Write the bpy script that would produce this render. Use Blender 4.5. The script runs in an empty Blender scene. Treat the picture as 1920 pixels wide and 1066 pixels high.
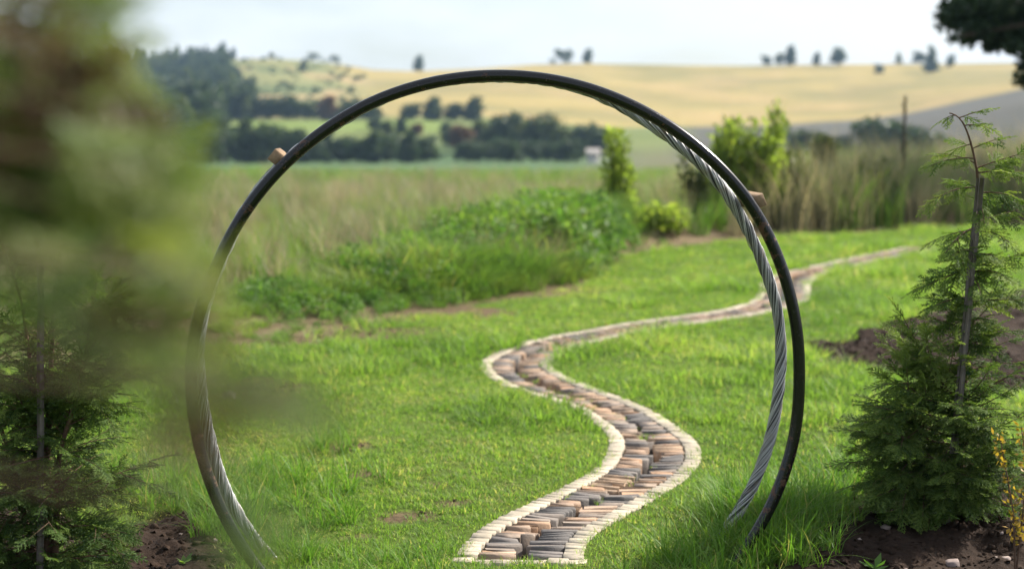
import bpy, math, random
import numpy as np
from mathutils import Vector, Matrix

PI = math.pi
RNG = np.random.default_rng(7)
random.seed(7)
SC = bpy.context.scene
COL = SC.collection

# ------------------------------------------------------------------ camera, sky, sun, exposure
W, H, FPX, YH, CAMZ = 1920.0, 1066.0, 2667.0, 245.0, 1.6
PITCH = math.atan((H / 2 - YH) / FPX)
cam_data = bpy.data.cameras.new('camera')
cam_data.sensor_width = 36.0
cam_data.lens = 36.0 * FPX / W
cam_data.clip_start = 0.05
cam_data.clip_end = 20000
cam_data.dof.use_dof = True
cam_data.dof.focus_distance = 5.3
cam_data.dof.aperture_fstop = 1.7
cam = bpy.data.objects.new('camera', cam_data)
cam.location = (0, 0, CAMZ)
cam.rotation_euler = (PI / 2 - PITCH, 0, 0)
COL.objects.link(cam)
SC.camera = cam

SUN_AZ, SUN_EL = math.radians(60), math.radians(37)
world = bpy.data.worlds.new('World')
SC.world = world
world.use_nodes = True
nt = world.node_tree
nt.nodes.clear()
w_out = nt.nodes.new('ShaderNodeOutputWorld')
w_bg = nt.nodes.new('ShaderNodeBackground')
w_sky = nt.nodes.new('ShaderNodeTexSky')
w_sky.sky_type = 'NISHITA'
w_sky.sun_disc = False
w_sky.sun_elevation = SUN_EL
w_sky.sun_rotation = SUN_AZ
w_sky.air_density = 1.0
w_sky.dust_density = 2.0
w_sky.ozone_density = 1.2
# thin bright cloud veil over the whole sky
w_tc = nt.nodes.new('ShaderNodeTexCoord')
w_map = nt.nodes.new('ShaderNodeMapping')
w_map.inputs['Scale'].default_value = (1.0, 1.0, 3.2)
w_noise = nt.nodes.new('ShaderNodeTexNoise')
w_noise.inputs['Scale'].default_value = 3.4
w_noise.inputs['Detail'].default_value = 7
w_noise.inputs['Roughness'].default_value = 0.55
w_ramp = nt.nodes.new('ShaderNodeValToRGB')
w_ramp.color_ramp.elements[0].position = 0.38
w_ramp.color_ramp.elements[0].color = (0.30, 0.30, 0.30, 1)
w_ramp.color_ramp.elements[1].position = 0.66
w_ramp.color_ramp.elements[1].color = (0.95, 0.95, 0.95, 1)
w_mix = nt.nodes.new('ShaderNodeMixRGB')
w_mix.inputs['Color2'].default_value = (6.7, 7.0, 7.45, 1)
nt.links.new(w_tc.outputs['Generated'], w_map.inputs['Vector'])
nt.links.new(w_map.outputs['Vector'], w_noise.inputs['Vector'])
nt.links.new(w_noise.outputs['Fac'], w_ramp.inputs['Fac'])
nt.links.new(w_ramp.outputs['Color'], w_mix.inputs['Fac'])
nt.links.new(w_sky.outputs['Color'], w_mix.inputs['Color1'])
nt.links.new(w_mix.outputs['Color'], w_bg.inputs['Color'])
w_bg.inputs['Strength'].default_value = 0.076
nt.links.new(w_bg.outputs['Background'], w_out.inputs['Surface'])

sun_data = bpy.data.lights.new('sun', 'SUN')
sun_data.energy = 5.0
sun_data.angle = math.radians(0.6)
sun_data.color = (1.0, 0.93, 0.82)
sun = bpy.data.objects.new('sun', sun_data)
S_DIR = Vector((math.sin(SUN_AZ) * math.cos(SUN_EL), math.cos(SUN_AZ) * math.cos(SUN_EL), math.sin(SUN_EL)))
sun.rotation_euler = (-S_DIR).to_track_quat('-Z', 'Y').to_euler()
sun.location = (20, 10, 30)
COL.objects.link(sun)
SC.view_settings.view_transform = 'Standard'
SC.view_settings.look = 'None'
SC.view_settings.exposure = 1.15
SC.view_settings.gamma = 1.0
SC.view_settings.use_curve_mapping = False
SC.cycles.max_bounces = 8
SC.cycles.transparent_max_bounces = 8
SC.cycles.use_denoising = True
SC.cycles.sample_clamp_indirect = 4.0

# ------------------------------------------------------------------ geometry of the place
CP, SP = math.cos(PITCH), math.sin(PITCH)

def tan_el(py):
    """height gained per metre forward along the sight line of image row py"""
    v = (H / 2 - np.asarray(py, float)) / FPX
    return (-SP + CP * v) / (CP + SP * v)

def G(px, py, z=0.0):
    """ground point seen at a pixel"""
    v = (H / 2 - py) / FPX
    u = (px - W / 2) / FPX
    d = np.array([u, CP + SP * v, -SP + CP * v])
    t = (z - CAMZ) / d[2]
    return np.array([d[0] * t, d[1] * t])

def P(px, py, depth):
    """point at forward distance depth on the sight line of a pixel"""
    v = (H / 2 - py) / FPX
    u = (px - W / 2) / FPX
    d = np.array([u, CP + SP * v, -SP + CP * v])
    t = depth / d[1]
    return np.array([d[0] * t, depth, CAMZ + d[2] * t])

def px_of(x, y):
    return W / 2 + FPX * np.asarray(x) / np.maximum(np.asarray(y) * CP + 0.05, 0.05)

def vnoise(x, y, seed=0):
    """smooth value noise in 0..1"""
    xi, yi = np.floor(x), np.floor(y)
    fx, fy = x - xi, y - yi
    fx, fy = fx * fx * (3 - 2 * fx), fy * fy * (3 - 2 * fy)
    def h(a, b):
        s = np.sin(a * 127.1 + b * 311.7 + seed * 74.7) * 43758.5453
        return s - np.floor(s)
    return (h(xi, yi) * (1 - fx) + h(xi + 1, yi) * fx) * (1 - fy) + (h(xi, yi + 1) * (1 - fx) + h(xi + 1, yi + 1) * fx) * fy

def fbm(x, y, seed=0, octv=4):
    s, a, t = 0.0, 1.0, 0.0
    for k in range(octv):
        s = s + a * vnoise(x * 2 ** k, y * 2 ** k, seed + k * 13)
        t += a
        a *= 0.5
    return s / t

def smooth(a, b, x):
    t = np.clip((x - a) / (b - a), 0, 1)
    return t * t * (3 - 2 * t)

def in_poly(x, y, poly):
    x = np.asarray(x); y = np.asarray(y)
    r = np.zeros(x.shape, bool)
    n = len(poly)
    for i in range(n):
        x0, y0 = poly[i]; x1, y1 = poly[(i + 1) % n]
        c = ((y0 > y) != (y1 > y)) & (x < (x1 - x0) * (y - y0) / (y1 - y0 + 1e-12) + x0)
        r ^= c
    return r

def poly_dist(x, y, poly, closed=True):
    """distance to a polyline"""
    d = np.full(np.shape(x), 1e9)
    n = len(poly)
    for i in range(n if closed else n - 1):
        ax, ay = poly[i]; bx, by = poly[(i + 1) % n]
        dx, dy = bx - ax, by - ay
        t = np.clip(((x - ax) * dx + (y - ay) * dy) / (dx * dx + dy * dy + 1e-12), 0, 1)
        d = np.minimum(d, np.hypot(x - ax - t * dx, y - ay - t * dy))
    return d

# path edges, as they lie on the lawn
PL = [(861,1030),(868,1012),(894,991),(931,972),(969,957),(1019,930),(1072,907),(1112,885),(1137,860),(1144,841),(1139,819),(1125,801),(1100,779),(1065,762),(1009,740),(952,725),(915,710),(896,687),(904,672),(937,659),(975,642),(1027,629),(1084,622),(1177,605),(1271,594),(1365,579),(1400,569),(1417,560),(1421,545),(1425,530),(1440,518),(1477,507),(1550,493),(1593,483),(1652,472),(1704,464),(1740,459)]
PR = [(1100,1044),(1098,1025),(1108,1005),(1125,991),(1175,966),(1219,940),(1262,913),(1294,894),(1312,876),(1316,850),(1311,822),(1294,804),(1253,790),(1231,776),(1207,759),(1162,742),(1110,731),(1072,710),(1039,693),(1031,680),(1044,669),(1080,652),(1125,639),(1177,627),(1237,614),(1290,606),(1365,596),(1421,589),(1477,576),(1510,566),(1522,555),(1517,537),(1532,520),(1570,507),(1622,493),(1681,480),(1740,469)]
gl = np.array([G(*p) for p in PL]); gr = np.array([G(*p) for p in PR])

def dense(a, step):
    s = np.r_[0, np.cumsum(np.hypot(*np.diff(a, axis=0).T))]
    q = np.linspace(0, s[-1], max(2, int(s[-1] / step)))
    return np.stack([np.interp(q, s, a[:, 0]), np.interp(q, s, a[:, 1])], -1)
gld, grd = dense(gl, 0.03), dense(gr, 0.03)
mids, wid = [], []
last = 0
for a in gld:
    d = np.hypot(*(grd - a).T)
    i = int(np.argmin(d)); i = max(i, last); last = i
    mids.append((a + grd[i]) / 2); wid.append(d[i])
mids = np.array(mids); wid = np.array(wid)
def blur(a, k):
    ker = np.hanning(k * 2 + 1); ker /= ker.sum()
    if a.ndim == 1:
        return np.convolve(np.pad(a, k, mode='edge'), ker, 'valid')
    return np.stack([blur(a[:, i], k) for i in range(a.shape[1])], -1)
head = mids[:1] - (mids[6] - mids[0]) / np.linalg.norm(mids[6] - mids[0]) * .17
mids = blur(mids, 9)
mids = dense(np.vstack([head, mids]), 0.02)
mids = blur(mids, 14)
wid = np.clip(blur(np.interp(np.linspace(0, 1, len(mids)), np.linspace(0, 1, len(wid)), wid), 30), 0.40, 0.52)
PATH_S = np.r_[0, np.cumsum(np.hypot(*np.diff(mids, axis=0).T))]
tng = np.gradient(mids, axis=0); tng = blur(tng, 6); tng /= np.linalg.norm(tng, axis=1)[:, None]
nrmR = np.stack([tng[:, 1], -tng[:, 0]], -1)        # to the right of travel

def path_at(s):
    f = lambda a: np.interp(s, PATH_S, a)
    t = np.array([f(tng[:, 0]), f(tng[:, 1])]); t /= np.linalg.norm(t)
    return np.array([f(mids[:, 0]), f(mids[:, 1])]), t, np.array([t[1], -t[0]]), float(f(wid))

def path_dist(x, y):
    """distance to the centre line, coarse then fine"""
    x = np.asarray(x, float); y = np.asarray(y, float)
    out = np.full(x.shape, 9.0)
    near = (x > -1.2) & (x < 7.2) & (y > 4.6) & (y < 22.5)
    pts = np.stack([x[near], y[near]], -1)
    m = mids[::6]
    r = np.empty(len(pts))
    for i in range(0, len(pts), 4000):
        b = pts[i:i + 4000]
        r[i:i + 4000] = np.sqrt(((b[:, None, :] - m[None]) ** 2).sum(-1)).min(1)
    out[near] = r
    return out

EDGE = [(-900, 690), (0, 690), (300, 662), (540, 640), (700, 603), (850, 578), (1000, 552), (1090, 533), (1185, 478), (1300, 462), (1480, 442), (1700, 432), (1920, 425), (2800, 420)]
ex = np.array([e[0] for e in EDGE], float)
ed = np.array([G(960, e[1])[1] for e in EDGE])
def lawn_edge(px):
    return np.interp(px, ex, ed)

BED_FAR = [G(*p) for p in [(1495, 636), (1570, 640), (1630, 612), (1690, 600), (1760, 580), (1850, 572), (1925, 540), (2100, 520), (2200, 720), (1930, 735), (1800, 725), (1690, 708), (1620, 690), (1540, 684)]]
BED_NEAR = [G(*p) for p in [(1465, 1110), (1500, 1045), (1545, 985), (1560, 938), (1620, 905), (1700, 880), (1930, 880), (2300, 930), (2300, 1250), (1400, 1250)]]
BED_LEFT = [G(*p) for p in [(120, 1200), (150, 1010), (215, 972), (300, 958), (370, 972), (425, 1010), (440, 1066), (470, 1200)]]
BED_LEFT2 = [G(*p) for p in [(-400, 1300), (-400, 900), (60, 930), (170, 985), (170, 1300)]]
BEDS = [BED_FAR, BED_NEAR, BED_LEFT, BED_LEFT2]
# worn spots: centre pixel, half sizes in metres
BARE = [(758, 966, .16, .10), (670, 1000, .10, .07), (690, 888, .10, .08), (480, 738, .34, .7), (650, 835, .18, .16), (640, 625, .95, .5), (790, 583, .95, .6), (985, 546, .8, .55), (1060, 540, .3, .25), (560, 640, .5, .2), (820, 905, .08, .06), (850, 940, .07, .05), (600, 700, .2, .16)]
BAREW = [(*G(b[0], b[1]), b[2], b[3]) for b in BARE]

def before_path(x, y):
    """true in front of the near end of the channel"""
    return (np.asarray(x) - mids[0, 0]) * tng[0, 0] + (np.asarray(y) - mids[0, 1]) * tng[0, 1] < -.035

def bed_mask(x, y):
    n = fbm(x * 5, y * 5, 3) - 0.5
    m = np.zeros(np.shape(x))
    for poly in BEDS:
        d = poly_dist(x, y, poly)
        sd = np.where(in_poly(x, y, poly), d, -d) + n * 0.22
        m = np.maximum(m, smooth(-0.03, 0.07, sd))
    return m

def worn_mask(x, y):
    n = fbm(x * 5, y * 5, 3) - 0.5
    m = np.zeros(np.shape(x))
    for bx, by, rx, ry in BAREW:
        q = np.hypot((x - bx) / rx, (y - by) / ry) + n * 1.3
        m = np.maximum(m, 0.85 * smooth(1.05, 0.5, q))
    return m

def soil_mask(x, y):
    return np.maximum(bed_mask(x, y), worn_mask(x, y))

SKY_X = np.array([-900, 0, 230, 330, 420, 500, 560, 640, 700, 780, 900, 1000, 1100, 1250, 1400, 1500, 1600, 1750, 1920, 2800], float)
SKY_Y = np.array([112, 116, 120, 118, 112, 110, 112, 120, 131, 134, 129, 121, 119, 121, 123, 122, 121, 119, 118, 120], float)
MID_X = np.array([-900, 900, 1200, 1350, 1500, 1600, 1700, 1800, 1920, 2800], float)
MID_Y = np.array([212, 212, 240, 246, 238, 228, 213, 191, 166, 120], float)

def ground_z(x, y, detail=True):
    x = np.asarray(x, float); y = np.asarray(y, float)
    r = np.hypot(x, y)
    c = np.where(y > 0, y / np.maximum(r, 1e-6), 0)
    D = np.where(c > 0.8, y, r * 0.8)
    px = np.where(c > 0.5, px_of(x, np.maximum(y, 0.05)), np.where(x > 0, 2800, -900))
    px = np.clip(px, -900, 2800)
    edge = lawn_edge(px)
    ys = np.interp(px, SKY_X, SKY_Y); ym = np.interp(px, MID_X, MID_Y)
    dc = [24, 60, 110, 200, 330, 420, 500, 600, 740, 860, 960, 1150, 1600, 4000]
    z = [0 * D, 0 * D - 0.9, 0 * D - 2.0, 0 * D - 3.9,
         CAMZ + 330 * tan_el(303), CAMZ + 420 * tan_el(np.minimum(255, ym + 30)), CAMZ + 500 * tan_el(np.minimum(238, ym + 16)),
         CAMZ + 600 * tan_el(ym), CAMZ + 740 * tan_el(ym * .55 + ys * .45), CAMZ + 860 * tan_el(ym * .2 + ys * .8),
         CAMZ + 960 * tan_el(ys), CAMZ + 1150 * tan_el(ys + 12), CAMZ + 1600 * tan_el(ys + 30), 0 * D - 60]
    z = [np.broadcast_to(q, D.shape) for q in z]
    out = np.zeros(D.shape)
    for i in range(len(dc) - 1):
        t = np.clip((D - dc[i]) / (dc[i + 1] - dc[i]), 0, 1)
        if i > 8 or i == 0:
            t = t * t * (3 - 2 * t)
        seg = z[i] * (1 - t) + z[i + 1] * t
        out = np.where((D >= dc[i]) & (D < dc[i + 1]), seg, out)
    out = np.where(D >= dc[-1], z[-1], out)
    s = D - edge
    bank = (1 + .9 * (fbm(x * .75, y * .75, 19, 3) - .5)) * np.interp(px, [300, 560, 800, 1000, 1180, 2000], [.12, .16, .30, .34, .25, .2])
    out = out + np.where(D < 60, bank * smooth(0.1, 2.4, s) * smooth(14, 5, s), 0)
    if detail:
        far = smooth(150, 500, D)
        out = out + far * (fbm(x / 60, y / 60, 5) - .5) * 2.0 * smooth(960, 700, D)
        m = (D < 26)
        out = out + np.where(m, (fbm(x * .7, y * .7, 9) - .5) * 0.05, 0)
        near = D < 24
        sm = np.where(near, bed_mask(np.where(near, x, 99), np.where(near, y, 99)), 0)
        foot = G(1440, 1010)
        out = out + .07 * np.exp(-((x - foot[0] - .1) ** 2 + (y - foot[1] - .15) ** 2) / .12) * near
        out = out + sm * ((fbm(x * 6, y * 6, 21, 5) - .42) * 0.12)
        pd = path_dist(x, y)
        out = np.where(pd < 0.6, out * smooth(0.25, 0.6, pd), out)
        out = out - 0.17 * smooth(0.225, 0.14, pd) * ~before_path(x, y)
    return out

# ------------------------------------------------------------------ mesh and material helpers
def new_mesh(name, V, F, mat=None, attrs=None, smooth_shade=False):
    V = np.asarray(V, np.float32).reshape(-1, 3)
    F = np.asarray(F, np.int32)
    me = bpy.data.meshes.new(name)
    me.vertices.add(len(V)); me.vertices.foreach_set('co', V.ravel())
    if len(F):
        k = F.shape[1]
        me.loops.add(F.size); me.loops.foreach_set('vertex_index', F.ravel())
        me.polygons.add(len(F))
        me.polygons.foreach_set('loop_start', np.arange(0, F.size, k, dtype=np.int32))
        me.polygons.foreach_set('loop_total', np.full(len(F), k, np.int32))
        if smooth_shade:
            me.polygons.foreach_set('use_smooth', np.ones(len(F), bool))
    if attrs:
        for an, (typ, arr) in attrs.items():
            at = me.attributes.new(an, typ, 'POINT')
            arr = np.asarray(arr, np.float32) if typ != 'INT' else np.asarray(arr, np.int32)
            at.data.foreach_set({'FLOAT': 'value', 'INT': 'value', 'FLOAT_VECTOR': 'vector', 'FLOAT_COLOR': 'color'}[typ], arr.ravel())
    me.update(calc_edges=True)
    if mat is not None:
        me.materials.append(mat)
    return me

def add(name, me, parent=None, loc=(0, 0, 0)):
    o = bpy.data.objects.new(name, me)
    o.location = loc
    COL.objects.link(o)
    if parent is not None:
        o.parent = parent
    return o

def empty(name, loc=(0, 0, 0)):
    o = bpy.data.objects.new(name, None)
    o.empty_display_size = 0.2
    o.location = loc
    COL.objects.link(o)
    return o

def tag(o, label=None, cat=None, group=None, kind=None):
    for k, v in (('label', label), ('category', cat), ('group', group), ('kind', kind)):
        if v:
            o[k] = v
    return o

class Geo:
    """collects quads/tubes into one mesh"""
    def __init__(self):
        self.V, self.F, self.T, self.n = [], [], [], 0
    def put(self, V, F, t=0.0):
        V = np.asarray(V, float).reshape(-1, 3); F = np.asarray(F, int)
        self.V.append(V); self.F.append(F + self.n); self.n += len(V)
        self.T.append(np.broadcast_to(np.asarray(t, float), (len(V),)))
    def tube(self, pts, rad, sides=5, t=0.0, cap=True):
        pts = np.asarray(pts, float); n = len(pts)
        rad = np.broadcast_to(np.asarray(rad, float), (n,))
        tg = np.gradient(pts, axis=0); tg /= np.linalg.norm(tg, axis=1)[:, None] + 1e-9
        ref = np.array([0.31, 0.2, 0.93])
        if abs(tg.mean(0) @ ref) > 0.9 * np.linalg.norm(tg.mean(0)):
            ref = np.array([1.0, .1, 0])
        a = np.cross(tg, ref); a /= np.linalg.norm(a, axis=1)[:, None] + 1e-9
        b = np.cross(tg, a)
        ang = np.arange(sides) / sides * 2 * PI
        V = pts[:, None] + rad[:, None, None] * (np.cos(ang)[None, :, None] * a[:, None] + np.sin(ang)[None, :, None] * b[:, None])
        i = np.arange(n - 1)[:, None] * sides; j = np.arange(sides)[None]; j2 = (j + 1) % sides
        F = np.stack([i + j, i + j2, i + sides + j2, i + sides + j], -1).reshape(-1, 4)
        self.put(V, F, t)
        if cap:
            for k in (0, n - 1):
                ring = V[k]
                c = ring.mean(0)
                vv = np.vstack([ring, c])
                ff = [[q, (q + 1) % sides, sides, sides] for q in range(sides)]
                self.put(vv, [[f[0], f[1], f[2], f[2]] for f in ff], t) if False else None
    def mesh(self, name, mat, smooth_shade=False):
        V = np.concatenate(self.V); F = np.concatenate(self.F); T = np.concatenate(self.T)
        return new_mesh(name, V, F, mat, {'tint': ('FLOAT', T)}, smooth_shade)

def material(name):
    m = bpy.data.materials.new(name)
    m.use_nodes = True
    t = m.node_tree
    b = t.nodes['Principled BSDF']
    return m, t, b

def nd(t, typ, **kw):
    n = t.nodes.new(typ)
    for k, v in kw.items():
        if k in n.inputs:
            n.inputs[k].default_value = v
        else:
            setattr(n, k, v)
    return n

def noise(t, scale, detail=4, rough=0.55, coord=None, dist=0.0):
    n = nd(t, 'ShaderNodeTexNoise', Scale=scale, Detail=detail, Roughness=rough, Distortion=dist)
    if coord is not None:
        t.links.new(coord, n.inputs['Vector'])
    return n.outputs['Fac']

def ramp(t, fac, stops):
    r = nd(t, 'ShaderNodeValToRGB')
    el = r.color_ramp.elements
    while len(el) < len(stops):
        el.new(0.5)
    for e, (p, c) in zip(el, stops):
        e.position = p
        e.color = (*c, 1) if len(c) == 3 else c
    t.links.new(fac, r.inputs['Fac'])
    return r.outputs['Color']

def mixc(t, fac, a, b, mode='MIX'):
    m = nd(t, 'ShaderNodeMixRGB', blend_type=mode)
    for s, v in (('Fac', fac), ('Color1', a), ('Color2', b)):
        if hasattr(v, 'links'):
            t.links.new(v, m.inputs[s])
        elif isinstance(v, (int, float)):
            m.inputs[s].default_value = v
        else:
            m.inputs[s].default_value = (*v, 1)
    return m.outputs['Color']

def math_n(t, op, a, b=None, c=None):
    m = nd(t, 'ShaderNodeMath', operation=op)
    for i, v in enumerate((a, b, c)):
        if v is None:
            continue
        if hasattr(v, 'links'):
            t.links.new(v, m.inputs[i])
        else:
            m.inputs[i].default_value = v
    return m.outputs[0]

def attr(t, name, out='Fac'):
    return nd(t, 'ShaderNodeAttribute', attribute_name=name).outputs[out]

def world_pos(t):
    return nd(t, 'ShaderNodeNewGeometry').outputs['Position']

def obj_pos(t):
    return nd(t, 'ShaderNodeTexCoord').outputs['Object']

def bump(t, b, height, strength=0.4, dist=0.01):
    n = nd(t, 'ShaderNodeBump', Strength=strength, Distance=dist)
    t.links.new(height, n.inputs['Height'])
    t.links.new(n.outputs['Normal'], b.inputs['Normal'])

def leafy(name, stops, fac_fn, trans=0.45, rough=0.55, spec=0.3, tboost=(1.5, 1.6, 0.8)):
    """leaf: reflecting face plus light let through from behind"""
    m, t, b = material(name)
    col = ramp(t, fac_fn(t), stops)
    t.links.new(col, b.inputs['Base Color'])
    b.inputs['Roughness'].default_value = rough
    b.inputs['Specular IOR Level'].default_value = spec
    tr = nd(t, 'ShaderNodeBsdfTranslucent')
    tc = mixc(t, 1.0, col, tboost, 'MULTIPLY')
    t.links.new(tc, tr.inputs['Color'])
    mx = nd(t, 'ShaderNodeMixShader', Fac=trans)
    t.links.new(b.outputs[0], mx.inputs[1]); t.links.new(tr.outputs[0], mx.inputs[2])
    t.links.new(mx.outputs[0], t.nodes['Material Output'].inputs['Surface'])
    return m

def tint_rand(t, k=0.5, pscale=None):
    """per-blade tint + per-tuft random + slow drift over the ground"""
    a = attr(t, 'tint')
    r = nd(t, 'ShaderNodeObjectInfo').outputs['Random']
    v = math_n(t, 'ADD', math_n(t, 'MULTIPLY', a, 1 - k), math_n(t, 'MULTIPLY', r, k))
    if pscale:
        n = noise(t, pscale, 3, coord=world_pos(t))
        n = math_n(t, 'MULTIPLY', math_n(t, 'SUBTRACT', n, 0.5), 1.45)
        v = math_n(t, 'ADD', v, n)
    return v

# materials ----------------------------------------------------------
M = {}
def mk_ground():
    m, t, b = material('ground_surface')
    p = world_pos(t)
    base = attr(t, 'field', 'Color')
    n1 = noise(t, 0.9, 6, 0.6, p)
    n2 = noise(t, 22, 6, 0.65, p)
    n3 = noise(t, 0.03, 5, 0.6, p)
    v = ramp(t, n1, [(0.25, (.72, .72, .72)), (0.75, (1.25, 1.25, 1.25))])
    v2 = ramp(t, n2, [(0.25, (.45, .45, .45)), (0.78, (1.5, 1.5, 1.5))])
    v3 = ramp(t, n3, [(0.3, (.82, .85, .78)), (0.7, (1.14, 1.1, 1.12))])
    c = mixc(t, 1.0, base, v, 'MULTIPLY')
    c = mixc(t, attr(t, 'near'), c, mixc(t, 1.0, c, v2, 'MULTIPLY'))
    c = mixc(t, 1.0, c, v3, 'MULTIPLY')
    t.links.new(c, b.inputs['Base Color'])
    b.inputs['Roughness'].default_value = 0.95
    b.inputs['Specular IOR Level'].default_value = 0.1
    bump(t, b, n2, 0.7, 0.03)
    return m
M['ground'] = mk_ground()

def mk_simple(name, stops, scale=8, rough=0.8, spec=0.3, bump_s=0.4, bump_d=0.005, coord='obj', metallic=0.0, detail=6):
    m, t, b = material(name)
    p = obj_pos(t) if coord == 'obj' else world_pos(t)
    n = noise(t, scale, detail, 0.6, p)
    r = nd(t, 'ShaderNodeObjectInfo').outputs['Random']
    f = math_n(t, 'ADD', math_n(t, 'MULTIPLY', n, 0.7), math_n(t, 'MULTIPLY', r, 0.3))
    t.links.new(ramp(t, f, stops), b.inputs['Base Color'])
    b.inputs['Roughness'].default_value = rough
    b.inputs['Specular IOR Level'].default_value = spec
    b.inputs['Metallic'].default_value = metallic
    bump(t, b, n, bump_s, bump_d)
    return m

def mk_stone(name, stops, stain=(.05, .045, .04)):
    """slate or kerb stone: each piece its own colour, mottled"""
    m, t, b = material(name)
    p = world_pos(t)
    r = attr(t, 'tint')
    col = ramp(t, r, stops)
    n = noise(t, 38, 7, 0.65, p)
    n2 = noise(t, 9, 4, 0.6, p)
    c = mixc(t, ramp(t, n, [(0.35, (0, 0, 0)), (0.75, (.55, .55, .55))]), col, mixc(t, 1, col, (1.5, 1.4, 1.3), 'MULTIPLY'))
    c = mixc(t, ramp(t, n2, [(0.5, (0, 0, 0)), (0.78, (.6, .6, .6))]), c, stain)
    t.links.new(c, b.inputs['Base Color'])
    b.inputs['Roughness'].default_value = 0.78
    b.inputs['Specular IOR Level'].default_value = 0.35
    bump(t, b, n, 0.6, 0.006)
    return m
M['brick'] = mk_stone('slate_and_brick', [(0.0, (.075, .072, .072)), (0.2, (.14, .125, .118)), (0.4, (.20, .16, .13)), (0.65, (.25, .175, .125)), (0.85, (.31, .19, .115)), (1.0, (.36, .275, .20))])
M['kerb'] = mk_stone('pale_kerb_stone', [(0.0, (.27, .235, .185)), (0.5, (.34, .30, .235)), (1.0, (.40, .355, .28))], stain=(.15, .125, .085))
M['bed'] = mk_simple('wet_silt', [(.2, (.012, .011, .010)), (.8, (.05, .042, .033))], 14, 0.4, 0.5, 0.6, 0.01, 'world')

def mk_pipe():
    m, t, b = material('black_painted_steel')
    p = obj_pos(t)
    n = noise(t, 26, 8, 0.72, p)
    big = noise(t, 2.2, 3, 0.5, p)
    rust = ramp(t, math_n(t, 'MULTIPLY', n, math_n(t, 'ADD', big, 0.55)), [(0.63, (0, 0, 0)), (0.70, (.9, .9, .9))])
    fine = noise(t, 120, 4, 0.7, p)
    dust = ramp(t, fine, [(0.62, (0, 0, 0)), (0.74, (1, 1, 1))])
    c = mixc(t, rust, (.004, .0048, .0065), (.075, .032, .019))
    c = mixc(t, math_n(t, 'MULTIPLY', dust, 0.32), c, (.16, .15, .14))
    t.links.new(c, b.inputs['Base Color'])
    rr = math_n(t, 'ADD', 0.13, math_n(t, 'MULTIPLY', big, 0.14))
    t.links.new(math_n(t, 'ADD', rr, math_n(t, 'MULTIPLY', rust, 0.35)), b.inputs['Roughness'])
    b.inputs['Specular IOR Level'].default_value = 0.4
    bump(t, b, n, 0.05, 0.003)
    return m
M['pipe'] = mk_pipe()

def mk_cable():
    m, t, b = material('galvanised_wire')
    p = obj_pos(t)
    n = noise(t, 14, 5, 0.6, p)
    w = attr(t, 'tint')
    c = ramp(t, w, [(0.0, (.05, .05, .055)), (0.25, (.36, .36, .37)), (1.0, (.66, .67, .68))])
    rust = ramp(t, n, [(0.56, (0, 0, 0)), (0.72, (.7, .7, .7))])
    c = mixc(t, rust, c, (.30, .22, .14))
    t.links.new(c, b.inputs['Base Color'])
    b.inputs['Metallic'].default_value = 0.45
    b.inputs['Roughness'].default_value = 0.42
    return m
M['cable'] = mk_cable()
M['block'] = mk_simple('weathered_timber', [(.25, (.12, .078, .047)), (.75, (.27, .19, .12))], 60, 0.85, 0.2, 0.5, 0.003)
M['stake'] = mk_simple('grey_timber_stake', [(.25, (.075, .064, .06)), (.75, (.19, .165, .15))], 30, 0.85, 0.2, 0.5, 0.003)
M['twine'] = mk_simple('green_twine', [(.2, (.015, .05, .03)), (.8, (.03, .09, .05))], 50)
M['bark'] = mk_simple('reddish_bark', [(.25, (.07, .042, .028)), (.75, (.17, .105, .072))], 40, 0.85, 0.2)
M['dark_bark'] = mk_simple('dark_bark', [(.25, (.03, .024, .018)), (.75, (.09, .07, .05))], 12, 0.9, 0.2)
M['clod'] = mk_simple('soil_clod', [(.2, (.016, .0105, .0075)), (.8, (.056, .037, .027))], 40, 0.95, 0.1, 0.6, 0.006)
M['pebble'] = mk_simple('pinkish_stone', [(.2, (.17, .13, .12)), (.8, (.36, .29, .26))], 30, 0.8)
M['white_wall'] = mk_simple('limewashed_wall', [(.2, (.5, .48, .45)), (.8, (.62, .6, .56))], 3, 0.9)
M['roof'] = mk_simple('tin_roof', [(.2, (.22, .2, .19)), (.8, (.34, .31, .29))], 3, 0.6)
M['pane'] = mk_simple('dark_pane', [(.2, (.02, .025, .03)), (.8, (.04, .045, .05))], 3, 0.15)

GREEN_LAWN = [(0.0, (.056, .116, .022)), (0.35, (.116, .210, .037)), (0.62, (.175, .275, .056)), (0.86, (.27, .33, .088)), (1.0, (.40, .35, .155))]
M['lawn'] = leafy('lawn_blade', GREEN_LAWN, lambda t: tint_rand(t, 0.35, 0.55), 0.55)
M['tuft'] = leafy('coarse_grass_blade', [(0.0, (.045, .110, .015)), (0.5, (.095, .20, .025)), (0.85, (.17, .27, .04)), (1.0, (.30, .27, .11))], lambda t: tint_rand(t, 0.3), 0.45)
M['reed'] = leafy('tall_dry_grass', [(0.0, (.08, .105, .048)), (0.3, (.155, .17, .09)), (0.6, (.24, .225, .14)), (1.0, (.37, .32, .21))], lambda t: tint_rand(t, 0.45, 0.12), 0.4, tboost=(1.2, 1.15, .9))
M['greenreed'] = leafy('tall_green_grass', [(0.0, (.055, .115, .022)), (0.5, (.11, .20, .04)), (0.85, (.19, .26, .06)), (1.0, (.26, .24, .10))], lambda t: tint_rand(t, 0.5, 0.5), 0.42)
M['cypress'] = leafy('cypress_spray', [(0.0, (.026, .052, .016)), (0.45, (.070, .120, .030)), (0.8, (.150, .210, .048)), (1.0, (.24, .29, .08))], lambda t: attr(t, 'tint'), 0.36, 0.7, 0.15)
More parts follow.
